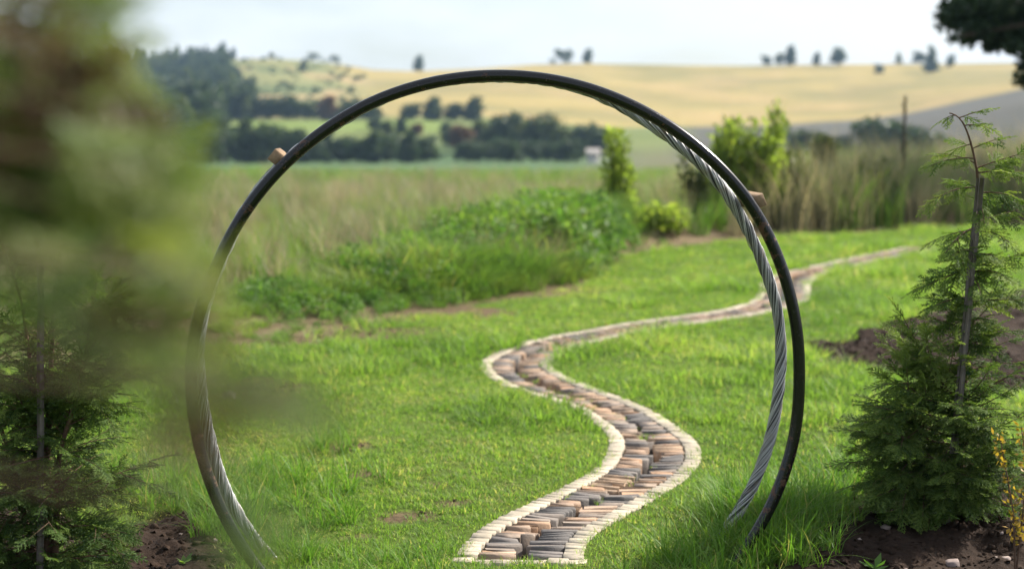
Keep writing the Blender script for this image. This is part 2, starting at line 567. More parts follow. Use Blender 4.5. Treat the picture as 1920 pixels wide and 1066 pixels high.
M['nearspray'] = leafy('near_cypress_spray', [(0.0, (.060, .030, .020)), (0.25, (.14, .085, .042)), (0.32, (.055, .095, .03)), (0.7, (.115, .165, .042)), (1.0, (.22, .25, .075))], lambda t: attr(t, 'tint'), 0.45, 0.5, 0.35)
M['farleaf'] = leafy('far_tree_leaf', [(0.0, (.016, .030, .016)), (0.5, (.035, .060, .026)), (1.0, (.075, .105, .038))], lambda t: tint_rand(t, 0.35), 0.3)
M['farolive'] = leafy('olive_tree_leaf', [(0.0, (.035, .055, .022)), (0.5, (.075, .10, .035)), (1.0, (.14, .15, .05))], lambda t: tint_rand(t, 0.3), 0.35)
M['farred'] = leafy('russet_tree_leaf', [(0.0, (.055, .030, .020)), (0.5, (.12, .055, .030)), (1.0, (.19, .10, .045))], lambda t: tint_rand(t, 0.3), 0.35)
M['boughleaf'] = leafy('broad_dark_leaf', [(0.0, (.010, .022, .010)), (0.6, (.024, .050, .020)), (1.0, (.055, .085, .035))], lambda t: attr(t, 'tint'), 0.3)
M['shrubleaf'] = leafy('bright_shrub_leaf', [(0.0, (.09, .13, .025)), (0.5, (.17, .235, .045)), (1.0, (.28, .32, .08))], lambda t: attr(t, 'tint'), 0.55)
M['herb'] = leafy('green_herb_leaf', [(0.0, (.045, .105, .02)), (0.5, (.085, .18, .035)), (1.0, (.17, .25, .055))], lambda t: tint_rand(t, 0.4, 0.6), 0.42)
M['yellowleaf'] = leafy('yellowing_leaf', [(0.0, (.12, .10, .02)), (0.5, (.28, .19, .03)), (1.0, (.40, .24, .05))], lambda t: attr(t, 'tint'), 0.45)

# ------------------------------------------------------------------ ground: one sheet to the horizon
def build_ground():
    half = math.atan(1080 / FPX)
    az = np.concatenate([np.linspace(-PI, -half, 40)[:-1], np.linspace(-half, half, 340), np.linspace(half, PI, 40)[1:]])
    rr = np.concatenate([[0.3, 1.0, 2.0, 3.0, 3.8], np.arange(4.3, 23.5, 0.055), 23.5 * (2600 / 23.5) ** (np.arange(1, 150) / 149)])
    A, Rr = np.meshgrid(az, rr, indexing='ij')
    x = Rr * np.sin(A); y = Rr * np.cos(A)
    z = ground_z(x, y)
    V = np.stack([x, y, z], -1).reshape(-1, 3)
    na, nr = len(az), len(rr)
    i = np.arange(na - 1)[:, None] * nr; j = np.arange(nr - 1)[None]
    F = np.stack([i + j, i + nr + j, i + nr + j + 1, i + j + 1], -1).reshape(-1, 4)[:, ::-1]
    # field colours, with the shade of the right slope painted in
    r = np.hypot(x, y); c = np.where(y > 0, y / r, 0)
    D = np.where(c > .8, y, r * .8)
    px = np.clip(np.where(c > .5, px_of(x, np.maximum(y, .05)), np.where(x > 0, 2800, -900)), -900, 2800)
    edge = lawn_edge(px)
    C = np.zeros(x.shape + (3,))
    def lay(mask, col):
        C[:] = C * (1 - mask[..., None]) + np.array(col) * mask[..., None]
    lay(np.ones(x.shape), (.085, .125, .022))                       # turf under the blades
    near = D < 24
    xn, yn = np.where(near, x, 99), np.where(near, y, 99)
    lay(np.where(near, worn_mask(xn, yn), 0), (.135, .085, .062))
    lay(np.where(near, bed_mask(xn, yn), 0), (.034, .022, .017))
    s = D - edge
    lay(smooth(-.15, .15, s + (fbm(x * 2, y * 2, 31) - .5) * .8), (.15, .115, .07))
    lay(smooth(24, 50, D), (.115, .115, .060))
    lay(smooth(70, 130, D) * smooth(1250, 1050, px), (.070, .120, .052))
    lay(smooth(330, 400, D), (.13, .16, .05))
    lay(smooth(400, 425, D) * smooth(540, 500, D) * smooth(420, 470, px) * smooth(860, 820, px), (.14, .19, .045))
    yel = smooth(520, 570, D)
    lay(yel, (.30, .235, .085))
    nn = fbm(x / 90, y / 25, 44)
    lay(yel * smooth(.46, .66, nn) * .8, (.20, .175, .065))
    lay(yel * smooth(.55, .7, fbm(x / 50, y / 30, 47)) * .4, (.36, .25, .12))
    lay(yel * smooth(.6, .68, vnoise(x / 140 + 3, y / 9, 61)) * .35, (.17, .15, .06))
    bx = 690 - (D - 560) * 0.05 + (nn - .5) * 160
    gl_ = smooth(30, -60, px - bx) * smooth(480, 560, D)
    lay(gl_, (.19, .19, .075))
    lay(gl_ * smooth(.5, .6, fbm(x / 40, y / 30, 52)) * .8, (.085, .115, .045))
    lay(gl_ * smooth(.58, .68, fbm(x / 45, y / 22, 57)) * .7, (.40, .27, .14))
    slope_shade = smooth(1230, 1330, px) * smooth(240, 330, D) * smooth(612, 592, D)
    lay(slope_shade, (.082, .080, .070))  # shaded right slope: shade put into the ground colour as dark grey
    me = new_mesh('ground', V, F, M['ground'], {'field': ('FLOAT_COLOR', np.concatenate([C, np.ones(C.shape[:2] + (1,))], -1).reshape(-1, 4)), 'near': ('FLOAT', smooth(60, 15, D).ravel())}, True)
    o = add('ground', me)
    tag(o, kind='structure')
    return o
build_ground()

def gz(x, y):
    return float(ground_z(np.array([x], float), np.array([y], float))[0])

# ------------------------------------------------------------------ path of slate bricks between pale kerbs
def rough_box(lx, ly, lz, jit, seed, bev=None):
    """box with its upper edges worn: 16 verts, origin at the middle of the underside"""
    rg = np.random.default_rng(seed)
    b = min(0.0035, min(lx, ly, lz) * 0.16) if bev is None else bev
    X, Y = lx / 2, ly / 2
    lev = [(X, Y, 0), (X, Y, lz - b), (X - b, Y - b, lz)]
    V = []
    for (a, c, h) in lev:
        V += [(-a, -c, h), (a, -c, h), (a, c, h), (-a, c, h)]
    V = np.array(V) + rg.uniform(-jit, jit, (12, 3)) * np.array([1, .7, .8])
    V[:4, 2] = 0
    F = []
    for k in (0, 4):
        for q in range(4):
            F.append([k + q, k + (q + 1) % 4, k + 4 + (q + 1) % 4, k + 4 + q])
    F.append([8, 9, 10, 11])
    return V, F

def build_path():
    # bed of the channel
    st = np.arange(0.02, PATH_S[-1] - .02, 0.12)
    V, F = [], []
    for k, s in enumerate(st):
        c, t, n, w = path_at(s)
        for q, dz in ((-.17, -.06), (-.08, -.09), (0, -.10), (.08, -.09), (.17, -.06)):
            pt = c + n * q
            V.append((pt[0], pt[1], dz + 0.008 * math.sin(s * 9 + q * 30)))
        if k:
            for q in range(4):
                a = (k - 1) * 5 + q
                F.append([a, a + 1, a + 6, a + 5])
    me = new_mesh('path', V, F, M['bed'], None, True)
    path = add('path', me)
    tag(path, 'winding dry channel of slate bricks between pale stone kerbs', None, None, 'structure')
    rg = np.random.default_rng(11)
    def variants(kind):
        out = []
        for k in range(36):
            if kind == 'brick':
                V, F = rough_box(1, 1, 1, 0.0, 0)
                V, F = rough_box(rg.uniform(.096, .148), rg.uniform(.018, .050), .085, .0060, 100 + k, .004)
                mat = M['brick']
            else:
                V, F = rough_box(rg.uniform(.076, .082), rg.uniform(.036, .066), .075, .0018, 300 + k, .0025)
                mat = M['kerb']
            me = new_mesh(kind, V, F, mat, {'tint': ('FLOAT', np.full(len(V), (k + .5) / 36))})
            out.append((me, V, np.array(F)))
        return out
    bv, kv = variants('brick'), variants('kerb_stone')
    pieces = {'brick': [], 'kerb_stone': []}
    # every slate is laid nearly square to the first stretch, so the rows stay level where the path swings
    def lay_angle(t):
        th = math.atan2(-t[0], t[1])                      # turn of the path from straight ahead
        g = float(np.interp(abs(th), [0, .55, 1.05, 1.3], [.22, .25, .8, 1.0]))
        a = th * g
        return a, math.cos(th - a)
    for side in (-1, 1):
        s = 0.03
        while s < PATH_S[-1] - .03:
            k = rg.integers(36)
            ln = np.ptp(kv[k][1][:, 1])
            c, t, n, w = path_at(s + ln / 2)
            q2 = path_at(min(s + ln / 2 + .05, PATH_S[-1])); q1 = path_at(max(s + ln / 2 - .05, 0))
            c2 = q2[0] + side * q2[2] * w / 2; c1 = q1[0] + side * q1[2] * w / 2
            f = max(.35, np.linalg.norm(c2 - c1) / .1)
            a, cs = lay_angle(t)
            a0_ = math.atan2(-t[0], t[1]); a2 = a + (a0_ - a) * .55; cs = math.cos(a0_ - a2)
            off = w / 2 - .037 + rg.normal(0, .002)
            pt = c + n * side * off
            a = a2
            pieces['kerb_stone'].append((k, pt[0], pt[1], -.071 + rg.normal(0, .0012), a + rg.normal(0, .012), rg.normal(0, .006), side * rg.uniform(-.01, .02)))
            s += (ln - .001) / f / cs
        s = 0.05
        hue = .5
        while s < PATH_S[-1] - .04:
            hue = np.clip(hue + rg.normal(0, .22), .05, .95)
            if rg.random() < .25:
                hue = rg.random()
            k = int(np.clip(hue * 36, 0, 35))
            ln = np.ptp(bv[k][1][:, 1]); wd = np.ptp(bv[k][1][:, 0])
            c, t, n, w = path_at(s + ln / 2)
            c2 = path_at(min(s + .05, PATH_S[-1])); c1 = path_at(max(s - .05, 0))
            f = max(.4, np.linalg.norm((c2[0] + side * c2[2] * .12) - (c1[0] + side * c1[2] * .12)) / .1)
            a, cs = lay_angle(t)
            off = (w / 2 - .074) / cs - wd / 2 - rg.uniform(0, .004)
            pt = c + np.array([math.cos(a), math.sin(a)]) * side * off
            z = -.086 + rg.normal(0, .0026)
            if rg.random() < .09:
                z -= rg.uniform(.006, .02)
            pieces['brick'].append((k, pt[0], pt[1], z, a + rg.normal(0, .028), rg.normal(0, .02), side * (-.03 + rg.normal(0, .015))))
            s += (ln + .0015) / f / cs
    # level slabs closing the near end
    c, t, n, w = path_at(0)
    a0, cs = lay_angle(t)
    for q in np.arange(-w / 2 + .036, w / 2, .071):
        pt = c + np.array([math.cos(a0), math.sin(a0)]) * q / cs - t * .012
        pieces['kerb_stone'].insert(0, (int(rg.integers(36)), pt[0], pt[1], -.074 + rg.normal(0, .003), a0 + rg.normal(0, .03), 0, 0))
    for kind, vs in (('brick', bv), ('kerb_stone', kv)):
        L = sorted(pieces[kind], key=lambda q: q[2])
        rest = Geo()
        for idx, (k, x, y, z, a, rx, ry) in enumerate(L):
            if idx < 296:
                o = add(kind, vs[k][0], path, (x, y, z))
                o.rotation_euler = (rx, ry, a)
            else:
                mt = np.array(Matrix.LocRotScale(Vector((x, y, z)), __import__('mathutils').Euler((rx, ry, a)), None))
                Vv = vs[k][1] @ mt[:3, :3].T + mt[:3, 3]
                rest.put(Vv, vs[k][2], (k + .5) / 36)
        r = add('far_' + kind + 's', rest.mesh('far_' + kind + 's', M['brick' if kind == 'brick' else 'kerb']), path)
        tag(r, kind='stuff')
build_path()

# ------------------------------------------------------------------ scattered stuff by instancing
SRC = {}
def source(name, meshes):
    c = bpy.data.collections.new(name + '_kinds')
    for i, me in enumerate(meshes):
        o = bpy.data.objects.new('%s_kind_%02d' % (name, i), me)
        c.objects.link(o)
    return c, len(meshes)

def scatter(name, pts, scl, rot, src, idx=None):
    coll, n = src
    N = len(pts)
    if idx is None:
        idx = RNG.integers(0, n, N)
    me = new_mesh(name, pts, np.zeros((0, 4), int), None, {'scl': ('FLOAT', scl), 'rot': ('FLOAT_VECTOR', rot), 'idx': ('INT', idx)})
    o = add(name, me)
    g = bpy.data.node_groups.new(name + '_spread', 'GeometryNodeTree')
    g.interface.new_socket('Geometry', in_out='INPUT', socket_type='NodeSocketGeometry')
    g.interface.new_socket('Geometry', in_out='OUTPUT', socket_type='NodeSocketGeometry')
    gi = g.nodes.new('NodeGroupInput'); go = g.nodes.new('NodeGroupOutput')
    iop = g.nodes.new('GeometryNodeInstanceOnPoints')
    ci = g.nodes.new('GeometryNodeCollectionInfo')
    ci.inputs['Collection'].default_value = coll
    ci.inputs['Separate Children'].default_value = True
    ci.inputs['Reset Children'].default_value = True
    def na(nm, typ):
        q = g.nodes.new('GeometryNodeInputNamedAttribute')
        q.data_type = typ
        q.inputs['Name'].default_value = nm
        return q.outputs['Attribute']
    g.links.new(gi.outputs[0], iop.inputs['Points'])
    g.links.new(ci.outputs[0], iop.inputs['Instance'])
    iop.inputs['Pick Instance'].default_value = True
    g.links.new(na('idx', 'INT'), iop.inputs['Instance Index'])
    e2r = g.nodes.new('FunctionNodeEulerToRotation')
    g.links.new(na('rot', 'FLOAT_VECTOR'), e2r.inputs[0])
    g.links.new(e2r.outputs[0], iop.inputs['Rotation'])
    g.links.new(na('scl', 'FLOAT'), iop.inputs['Scale'])
    g.links.new(iop.outputs[0], go.inputs[0])
    md = o.modifiers.new('spread', 'NODES')
    md.node_group = g
    return o

def blade_tuft(n, rad, h0, h1, wd, lean, seed, dry=0.06, seg=3):
    """a tuft of curved tapering blades"""
    rg = np.random.default_rng(seed)
    g = Geo()
    for _ in range(n):
        a = rg.uniform(0, 2 * PI); q = rad * math.sqrt(rg.random())
        bx, by = q * math.cos(a), q * math.sin(a)
        h = rg.uniform(h0, h1)
        d = a + rg.normal(0, .9) if rad else rg.uniform(0, 2 * PI)
        ln = abs(rg.normal(lean, lean * .5))
        face = d + PI / 2 + rg.normal(0, .6)
        sx, sy = math.cos(face), math.sin(face)
        u = np.linspace(0, 1, seg + 1)
        xs = bx + math.cos(d) * ln * h * u ** 1.8
        ys = by + math.sin(d) * ln * h * u ** 1.8
        zs = h * (u - 0.22 * min(1.6, ln) * u ** 2.4) - .01
        ww = wd * rg.uniform(.7, 1.3) * (1 - u ** 1.6 * .93) * .5
        Lf = np.stack([xs - sx * ww, ys - sy * ww, zs], -1); Rt = np.stack([xs + sx * ww, ys + sy * ww, zs], -1)
        V = np.empty((2 * (seg + 1), 3)); V[0::2] = Lf; V[1::2] = Rt
        F = [[2 * k, 2 * k + 1, 2 * k + 3, 2 * k + 2] for k in range(seg)]
        tint = np.clip(rg.normal(.5, .2), 0, .9)
        if rg.random() < dry:
            tint = rg.uniform(1.1, 1.7)
        g.put(V, F, tint)
    return g

def lawn():
    kinds = [blade_tuft(30, .055, .016, .042, .0042, .8, 40 + k, .06, 2).mesh('lawn_tuft', M['lawn']) for k in range(8)]
    kinds += [blade_tuft(22, .05, .05, .095, .0045, .8, 60 + k, .05, 2).mesh('lawn_tuft', M['lawn']) for k in range(4)]
    kinds += [blade_tuft(24, .055, .015, .042, .0042, 1.0, 64 + k, .6, 2).mesh('lawn_tuft', M['lawn']) for k in range(3)]
    src = source('lawn', kinds)
    P_, S_, I_ = [], [], []
    for y0, y1, dens_, sc in ((3.9, 6.6, 760, 1.0), (6.6, 9.5, 520, 1.12), (9.5, 14, 240, 1.45), (14, 24.5, 110, 2.0)):
        xm = 1050 / FPX * y1 + .4
        N = int(dens_ * 2 * xm * (y1 - y0))
        x = RNG.uniform(-xm, xm, N); y = RNG.uniform(y0, y1, N)
        px = px_of(x, y)
        ok = (np.abs(px - 960) < 1060)
        ok &= y < lawn_edge(px) + (fbm(x * 2, y * 2, 31) - .5) * .8
        x, y = x[ok], y[ok]
        sm = soil_mask(x, y)
        pd = path_dist(x, y)
        thin = fbm(x * 1.3, y * 1.3, 71)
        keep = (RNG.random(len(x)) > sm * 1.02) & ((pd > .222 + .022 * fbm(x * 9, y * 9, 5)) | before_path(x, y)) & (RNG.random(len(x)) < .62 + thin * .6)
        x, y, thin = x[keep], y[keep], thin[keep]
        P_.append(np.stack([x, y, ground_z(x, y)], -1))
        lush = fbm(x * .9, y * .9, 77)
        S_.append(sc * (.62 + lush * .72) * RNG.uniform(.8, 1.2, len(x)))
        tall = RNG.random(len(x)) < smooth(.5, .75, lush) * .5
        dry = RNG.random(len(x)) < (.05 + .75 * smooth(.54, .68, fbm(x * 2.1, y * 2.1, 83))) * np.interp(x + y * .12, [-1.5, .4, 1.6], [1.0, .55, .3])
        kk = np.where(tall, RNG.integers(8, 12, len(x)), RNG.integers(0, 8, len(x)))
        I_.append(np.where(dry, RNG.integers(12, 15, len(x)), kk))
    jx = []
    for _ in range(90):
        c, t, nn, w = path_at(RNG.uniform(.1, PATH_S[-1] * .7))
        q = RNG.choice([-1, 1]) * RNG.choice([w / 2 - .078, w / 2 - .004, .02])
        jx.append((*(c + nn * q), -.012))
    P_.append(np.array(jx)); S_.append(RNG.uniform(.35, .75, 90)); I_.append(RNG.integers(0, 12, 90))
    pts = np.concatenate(P_); n = len(pts)
    rot = np.stack([RNG.normal(0, .08, n), RNG.normal(0, .08, n), RNG.uniform(0, 2 * PI, n)], -1)
    o = scatter('lawn_grass', pts, np.concatenate(S_), rot, src, np.concatenate(I_))
    tag(o, 'short mown green lawn grass on both sides of the channel', 'grass', kind='stuff')
lawn()

def long_grass():
    """uncut grass round the feet of the ring and along the beds"""
    kinds = [blade_tuft(16, .03, .10, .24, .0052, .75, 80 + k, .06, 4).mesh('long_tuft', M['tuft']) for k in range(6)]
    src = source('long', kinds)
    spots = [(1420, 1035, .14, 40), (1390, 985, .12, 30), (1430, 1010, .22, 60), (1500, 975, .24, 70), (1550, 940, .2, 40), (1400, 960, .12, 14), (1360, 1060, .3, 45), (1470, 1040, .2, 45), (1250, 1085, .25, 22), (420, 1000, .12, 18), (450, 960, .2, 26), (520, 1040, .16, 26), (560, 960, .3, 26), (480, 900, .25, 26), (620, 900, .3, 14), (250, 900, .3, 40), (330, 930, .2, 30), (390, 950, .15, 16), (640, 1085, .4, 24), (800, 1085, .4, 20), (1000, 1090, .4, 20), (1600, 905, .18, 14), (1570, 880, .2, 14), (1385, 968, .10, 34), (1375, 990, .12, 30), (1560, 606, .2, 8), (640, 840, .15, 12)]
    pts, sc = [], []
    for px, py, r, n in spots:
        c = G(px, py)
        a = RNG.uniform(0, 2 * PI, n); q = r * np.sqrt(RNG.random(n))
        x = c[0] + q * np.cos(a); y = c[1] + q * np.sin(a)
        k = path_dist(x, y) > .29
        x, y = x[k], y[k]
        pts.append(np.stack([x, y, ground_z(x, y)], -1))
        sc.append(RNG.uniform(.45, 1.05, len(x)) * (0.72 if py > 1060 else 1))
    pts = np.concatenate(pts); n = len(pts)
    rot = np.stack([RNG.normal(0, .1, n), RNG.normal(0, .1, n), RNG.uniform(0, 2 * PI, n)], -1)
    o = scatter('long_grass', pts, np.concatenate(sc), rot, src)
    tag(o, 'longer uncut grass round the feet of the ring', 'grass', kind='stuff')
long_grass()

def clods():
    kinds = []
    for k in range(6):
        rg = np.random.default_rng(500 + k)
        V, F = rough_box(1, 1, .7, .16, 500 + k, .16)
        kinds.append(new_mesh('clod', V, F, M['clod']))
    for k in range(2):
        V, F = rough_box(1, .8, .6, .15, 520 + k, .12)
        kinds.append(new_mesh('clod', V, F, M['pebble']))
    src = source('clod', kinds)
    x = RNG.uniform(-3.2, 3.6, 60000); y = RNG.uniform(4.2, 12, 60000)
    m = np.maximum(bed_mask(x, y), worn_mask(x, y) * .62 * (RNG.random(len(x)) < .25))
    k = (m > .5) & (np.abs(px_of(x, y) - 960) < 1000) & (path_dist(x, y) > .26) & (RNG.random(len(x)) < .75)
    x, y = x[k], y[k]
    n = len(x)
    s = np.clip(np.abs(RNG.normal(0, .012, n)) + .005, .005, .04)
    pts = np.stack([x, y, ground_z(x, y) - s * .2], -1)
    idx = np.where(RNG.random(n) < .02, RNG.integers(6, 8, n), RNG.integers(0, 6, n))
    o = scatter('soil_clods', pts, s, RNG.uniform(-PI, PI, (n, 3)), src, idx)
    tag(o, 'loose dark soil crumbs and gravel on the planting beds', 'soil', kind='stuff')
clods()

def rough_growth():
    """bank of weeds beyond the lawn and the dry grass field behind it"""
    kinds = [blade_tuft(44, .18, .20, .46, .014, 1.1, 700 + k, .05, 4).mesh('weed_tuft', M['greenreed']) for k in range(5)]
    for k in range(4):
        rg = np.random.default_rng(720 + k)
        g = Geo()
        for _ in range(150):
            a = rg.uniform(0, 2 * PI); q = .22 * math.sqrt(rg.random()); h = rg.uniform(.03, .36) * (1 - q * 2)
            c = np.array([q * math.cos(a), q * math.sin(a), h])
            leaf(g, c, rg, .065, .035, rg.random())
        kinds.append(g.mesh('weed_tuft', M['herb']))
    kinds += [blade_tuft(30, .16, .3, .7, .012, .5, 735 + k, .5, 3).mesh('weed_tuft', M['reed']) for k in range(3)]
    src = source('weed', kinds)
    N = 15000
    x = RNG.uniform(-9, 4.5, N); y = RNG.uniform(8.5, 23, N)
    px = px_of(x, y); s = y - lawn_edge(px)
    top = np.interp(px, [-200, 300, 500, 800, 1150, 1190, 1300], [2.2, 2.2, 2.4, 4.2, 5.0, 2.0, 0])
    k = (s > -.05) & (s < top) & (px > -150) & (px < 1290) & (RNG.random(N) < .75) & (fbm(x * 1.1, y * 1.1, 91) > .3 + .3 * smooth(.4, 0, s))
    x, y, s, px = x[k], y[k], s[k], px[k]
    n = len(x)
    sc = np.interp(px, [300, 560, 700, 850, 1000, 1120, 1180, 1290], [.45, .58, .85, 1.12, 1.28, 1.2, .7, .4]) * (.45 + .75 * fbm(x * .8, y * .8, 93)) * (.45 + .75 * smooth(0, 1.6, s)) * RNG.uniform(.75, 1.2, n)
    clump = fbm(x * .9, y * .9, 97)
    idx = np.where(RNG.random(n) < smooth(.3, .65, clump), RNG.integers(0, 5, n), RNG.integers(5, 9, n))
    idx = np.where(RNG.random(n) < .06 + .6 * smooth(.52, .7, fbm(x * .7, y * .7, 99)), RNG.integers(9, 12, n), idx)
    sc = np.where(idx >= 9, sc * .5, sc)
    rot = np.stack([RNG.normal(0, .12, n), RNG.normal(0, .12, n), RNG.uniform(0, 2 * PI, n)], -1)
    o = scatter('weedy_bank', np.stack([x, y, ground_z(x, y)], -1), sc, rot, src, idx)
    tag(o, 'bright green weeds growing over the bank beyond the lawn', 'weeds', kind='stuff')

    kinds = [blade_tuft(46, .22, .55, 1.25, .016, .35, 740 + k, .25, 3).mesh('reed_tuft', M['reed']) for k in range(6)]
    kinds += [blade_tuft(40, .2, .5, 1.1, .016, .4, 760 + k, .08, 3).mesh('reed_tuft', M['greenreed']) for k in range(3)]
    src = source('reed', kinds)
    P_, S_, I_ = [], [], []
    for y0, y1, d_, sc in ((11, 28, 10, .9), (28, 55, 3.5, 1.15), (55, 120, .9, 1.7)):
        xm = 1100 / FPX * y1
        N = int(d_ * 2 * xm * (y1 - y0))
        x = RNG.uniform(-xm, xm, N); y = RNG.uniform(y0, y1, N)
        px = px_of(x, y); s = y - lawn_edge(px)
        lo = np.interp(px, [-200, 480, 800, 1150, 1200, 1350, 2000], [1.6, 2.0, 3.4, 4.6, 1.4, .5, .4])
        k = (s > lo) & (np.abs(px - 960) < 1100) & (RNG.random(N) < .45 + .7 * fbm(x * .35, y * .35, 111))
        x, y, px, s = x[k], y[k], px[k], s[k]
        cl = fbm(x * .4, y * .4, 113)
        # low in the dip on the left, tall on the right
        side = np.interp(px, [0, 900, 1180, 1300, 1500, 1920], [.62, .58, .52, .72, 1.1, 1.35])
        S_.append(sc * (.45 + .9 * cl) * side * RNG.uniform(.7, 1.2, len(x)))
        grn = np.interp(px, [0, 700, 1100, 1250, 1920], [.5, .45, .5, .5, .35]) + smooth(40, 90, y) * .4
        I_.append(np.where(RNG.random(len(x)) < grn, RNG.integers(6, 9, len(x)), RNG.integers(0, 6, len(x))))
        P_.append(np.stack([x, y, ground_z(x, y)], -1))
    pts = np.concatenate(P_); n = len(pts)
    rot = np.stack([RNG.normal(0, .1, n), RNG.normal(0, .1, n), RNG.uniform(0, 2 * PI, n)], -1)
    o = scatter('dry_grass_field', pts, np.concatenate(S_), rot, src, np.concatenate(I_))
    tag(o, 'tall dry tan grass filling the field beyond the lawn', 'grass', kind='stuff')

def leaf(g, c, rg, ln, wd, tint, up=0.2):
    """one leaf: a folded diamond of two faces"""
    d = rg.normal(0, 1, 3); d[2] += up; d /= np.linalg.norm(d)
    s = np.cross(d, rg.normal(0, 1, 3)); s /= np.linalg.norm(s) + 1e-9
    n = np.cross(d, s)
    l = ln * rg.uniform(.7, 1.3); w = wd * rg.uniform(.7, 1.3)
    V = np.array([c, c + d * l * .45 + s * w * .5 + n * w * .15, c + d * l, c + d * l * .45 - s * w * .5 + n * w * .15])
    g.put(V, [[0, 1, 2, 3]], tint)

def leaves_np(C, ln, wd, tint, rg, up=0.2):
    """many diamond leaves at once: arrays of centres"""
    n = len(C)
    d = rg.normal(0, 1, (n, 3)); d[:, 2] += up; d /= np.linalg.norm(d, axis=1)[:, None]
    s = np.cross(d, rg.normal(0, 1, (n, 3))); s /= np.linalg.norm(s, axis=1)[:, None] + 1e-9
    nn = np.cross(d, s)
    l = (ln * rg.uniform(.7, 1.3, n))[:, None]; w = (wd * rg.uniform(.7, 1.3, n))[:, None]
    V = np.stack([C, C + d * l * .45 + s * w * .5 + nn * w * .15, C + d * l, C + d * l * .45 - s * w * .5 + nn * w * .15], 1)
    F = np.arange(n * 4).reshape(n, 4)
    return V.reshape(-1, 3), F, np.repeat(tint, 4)
rough_growth()

# ------------------------------------------------------------------ the ring: steel pipe hoop and wire rope hoop
RC = np.array([-.0367, 5.1104, .6876]); RYAW, RTILT, RR = .0816, .0237, 1.11
RAX = np.array([math.cos(RYAW), math.sin(RYAW), 0]); RN = np.array([-math.sin(RYAW), math.cos(RYAW), 0])
RUP = np.array([0, 0, 1]) * math.cos(RTILT) + RN * math.sin(RTILT)
RN2 = np.cross(RAX, RUP) * -1
RC2 = RC + RAX * -.0095 + RN * .2366 + RUP * .0068
DT = np.radians([0, 21, 36, 50, 65, 92, 114, 126, 146, 159, 171, 180, 195, 215, 270, 330, 348, 360])
DV = np.array([-3.5, .5, 4.5, 1, -1, -1.2, 1, -1, -1.5, -2.5, 4, 2.5, -1, 0, 0, 0, 0, -3.5]) / 517

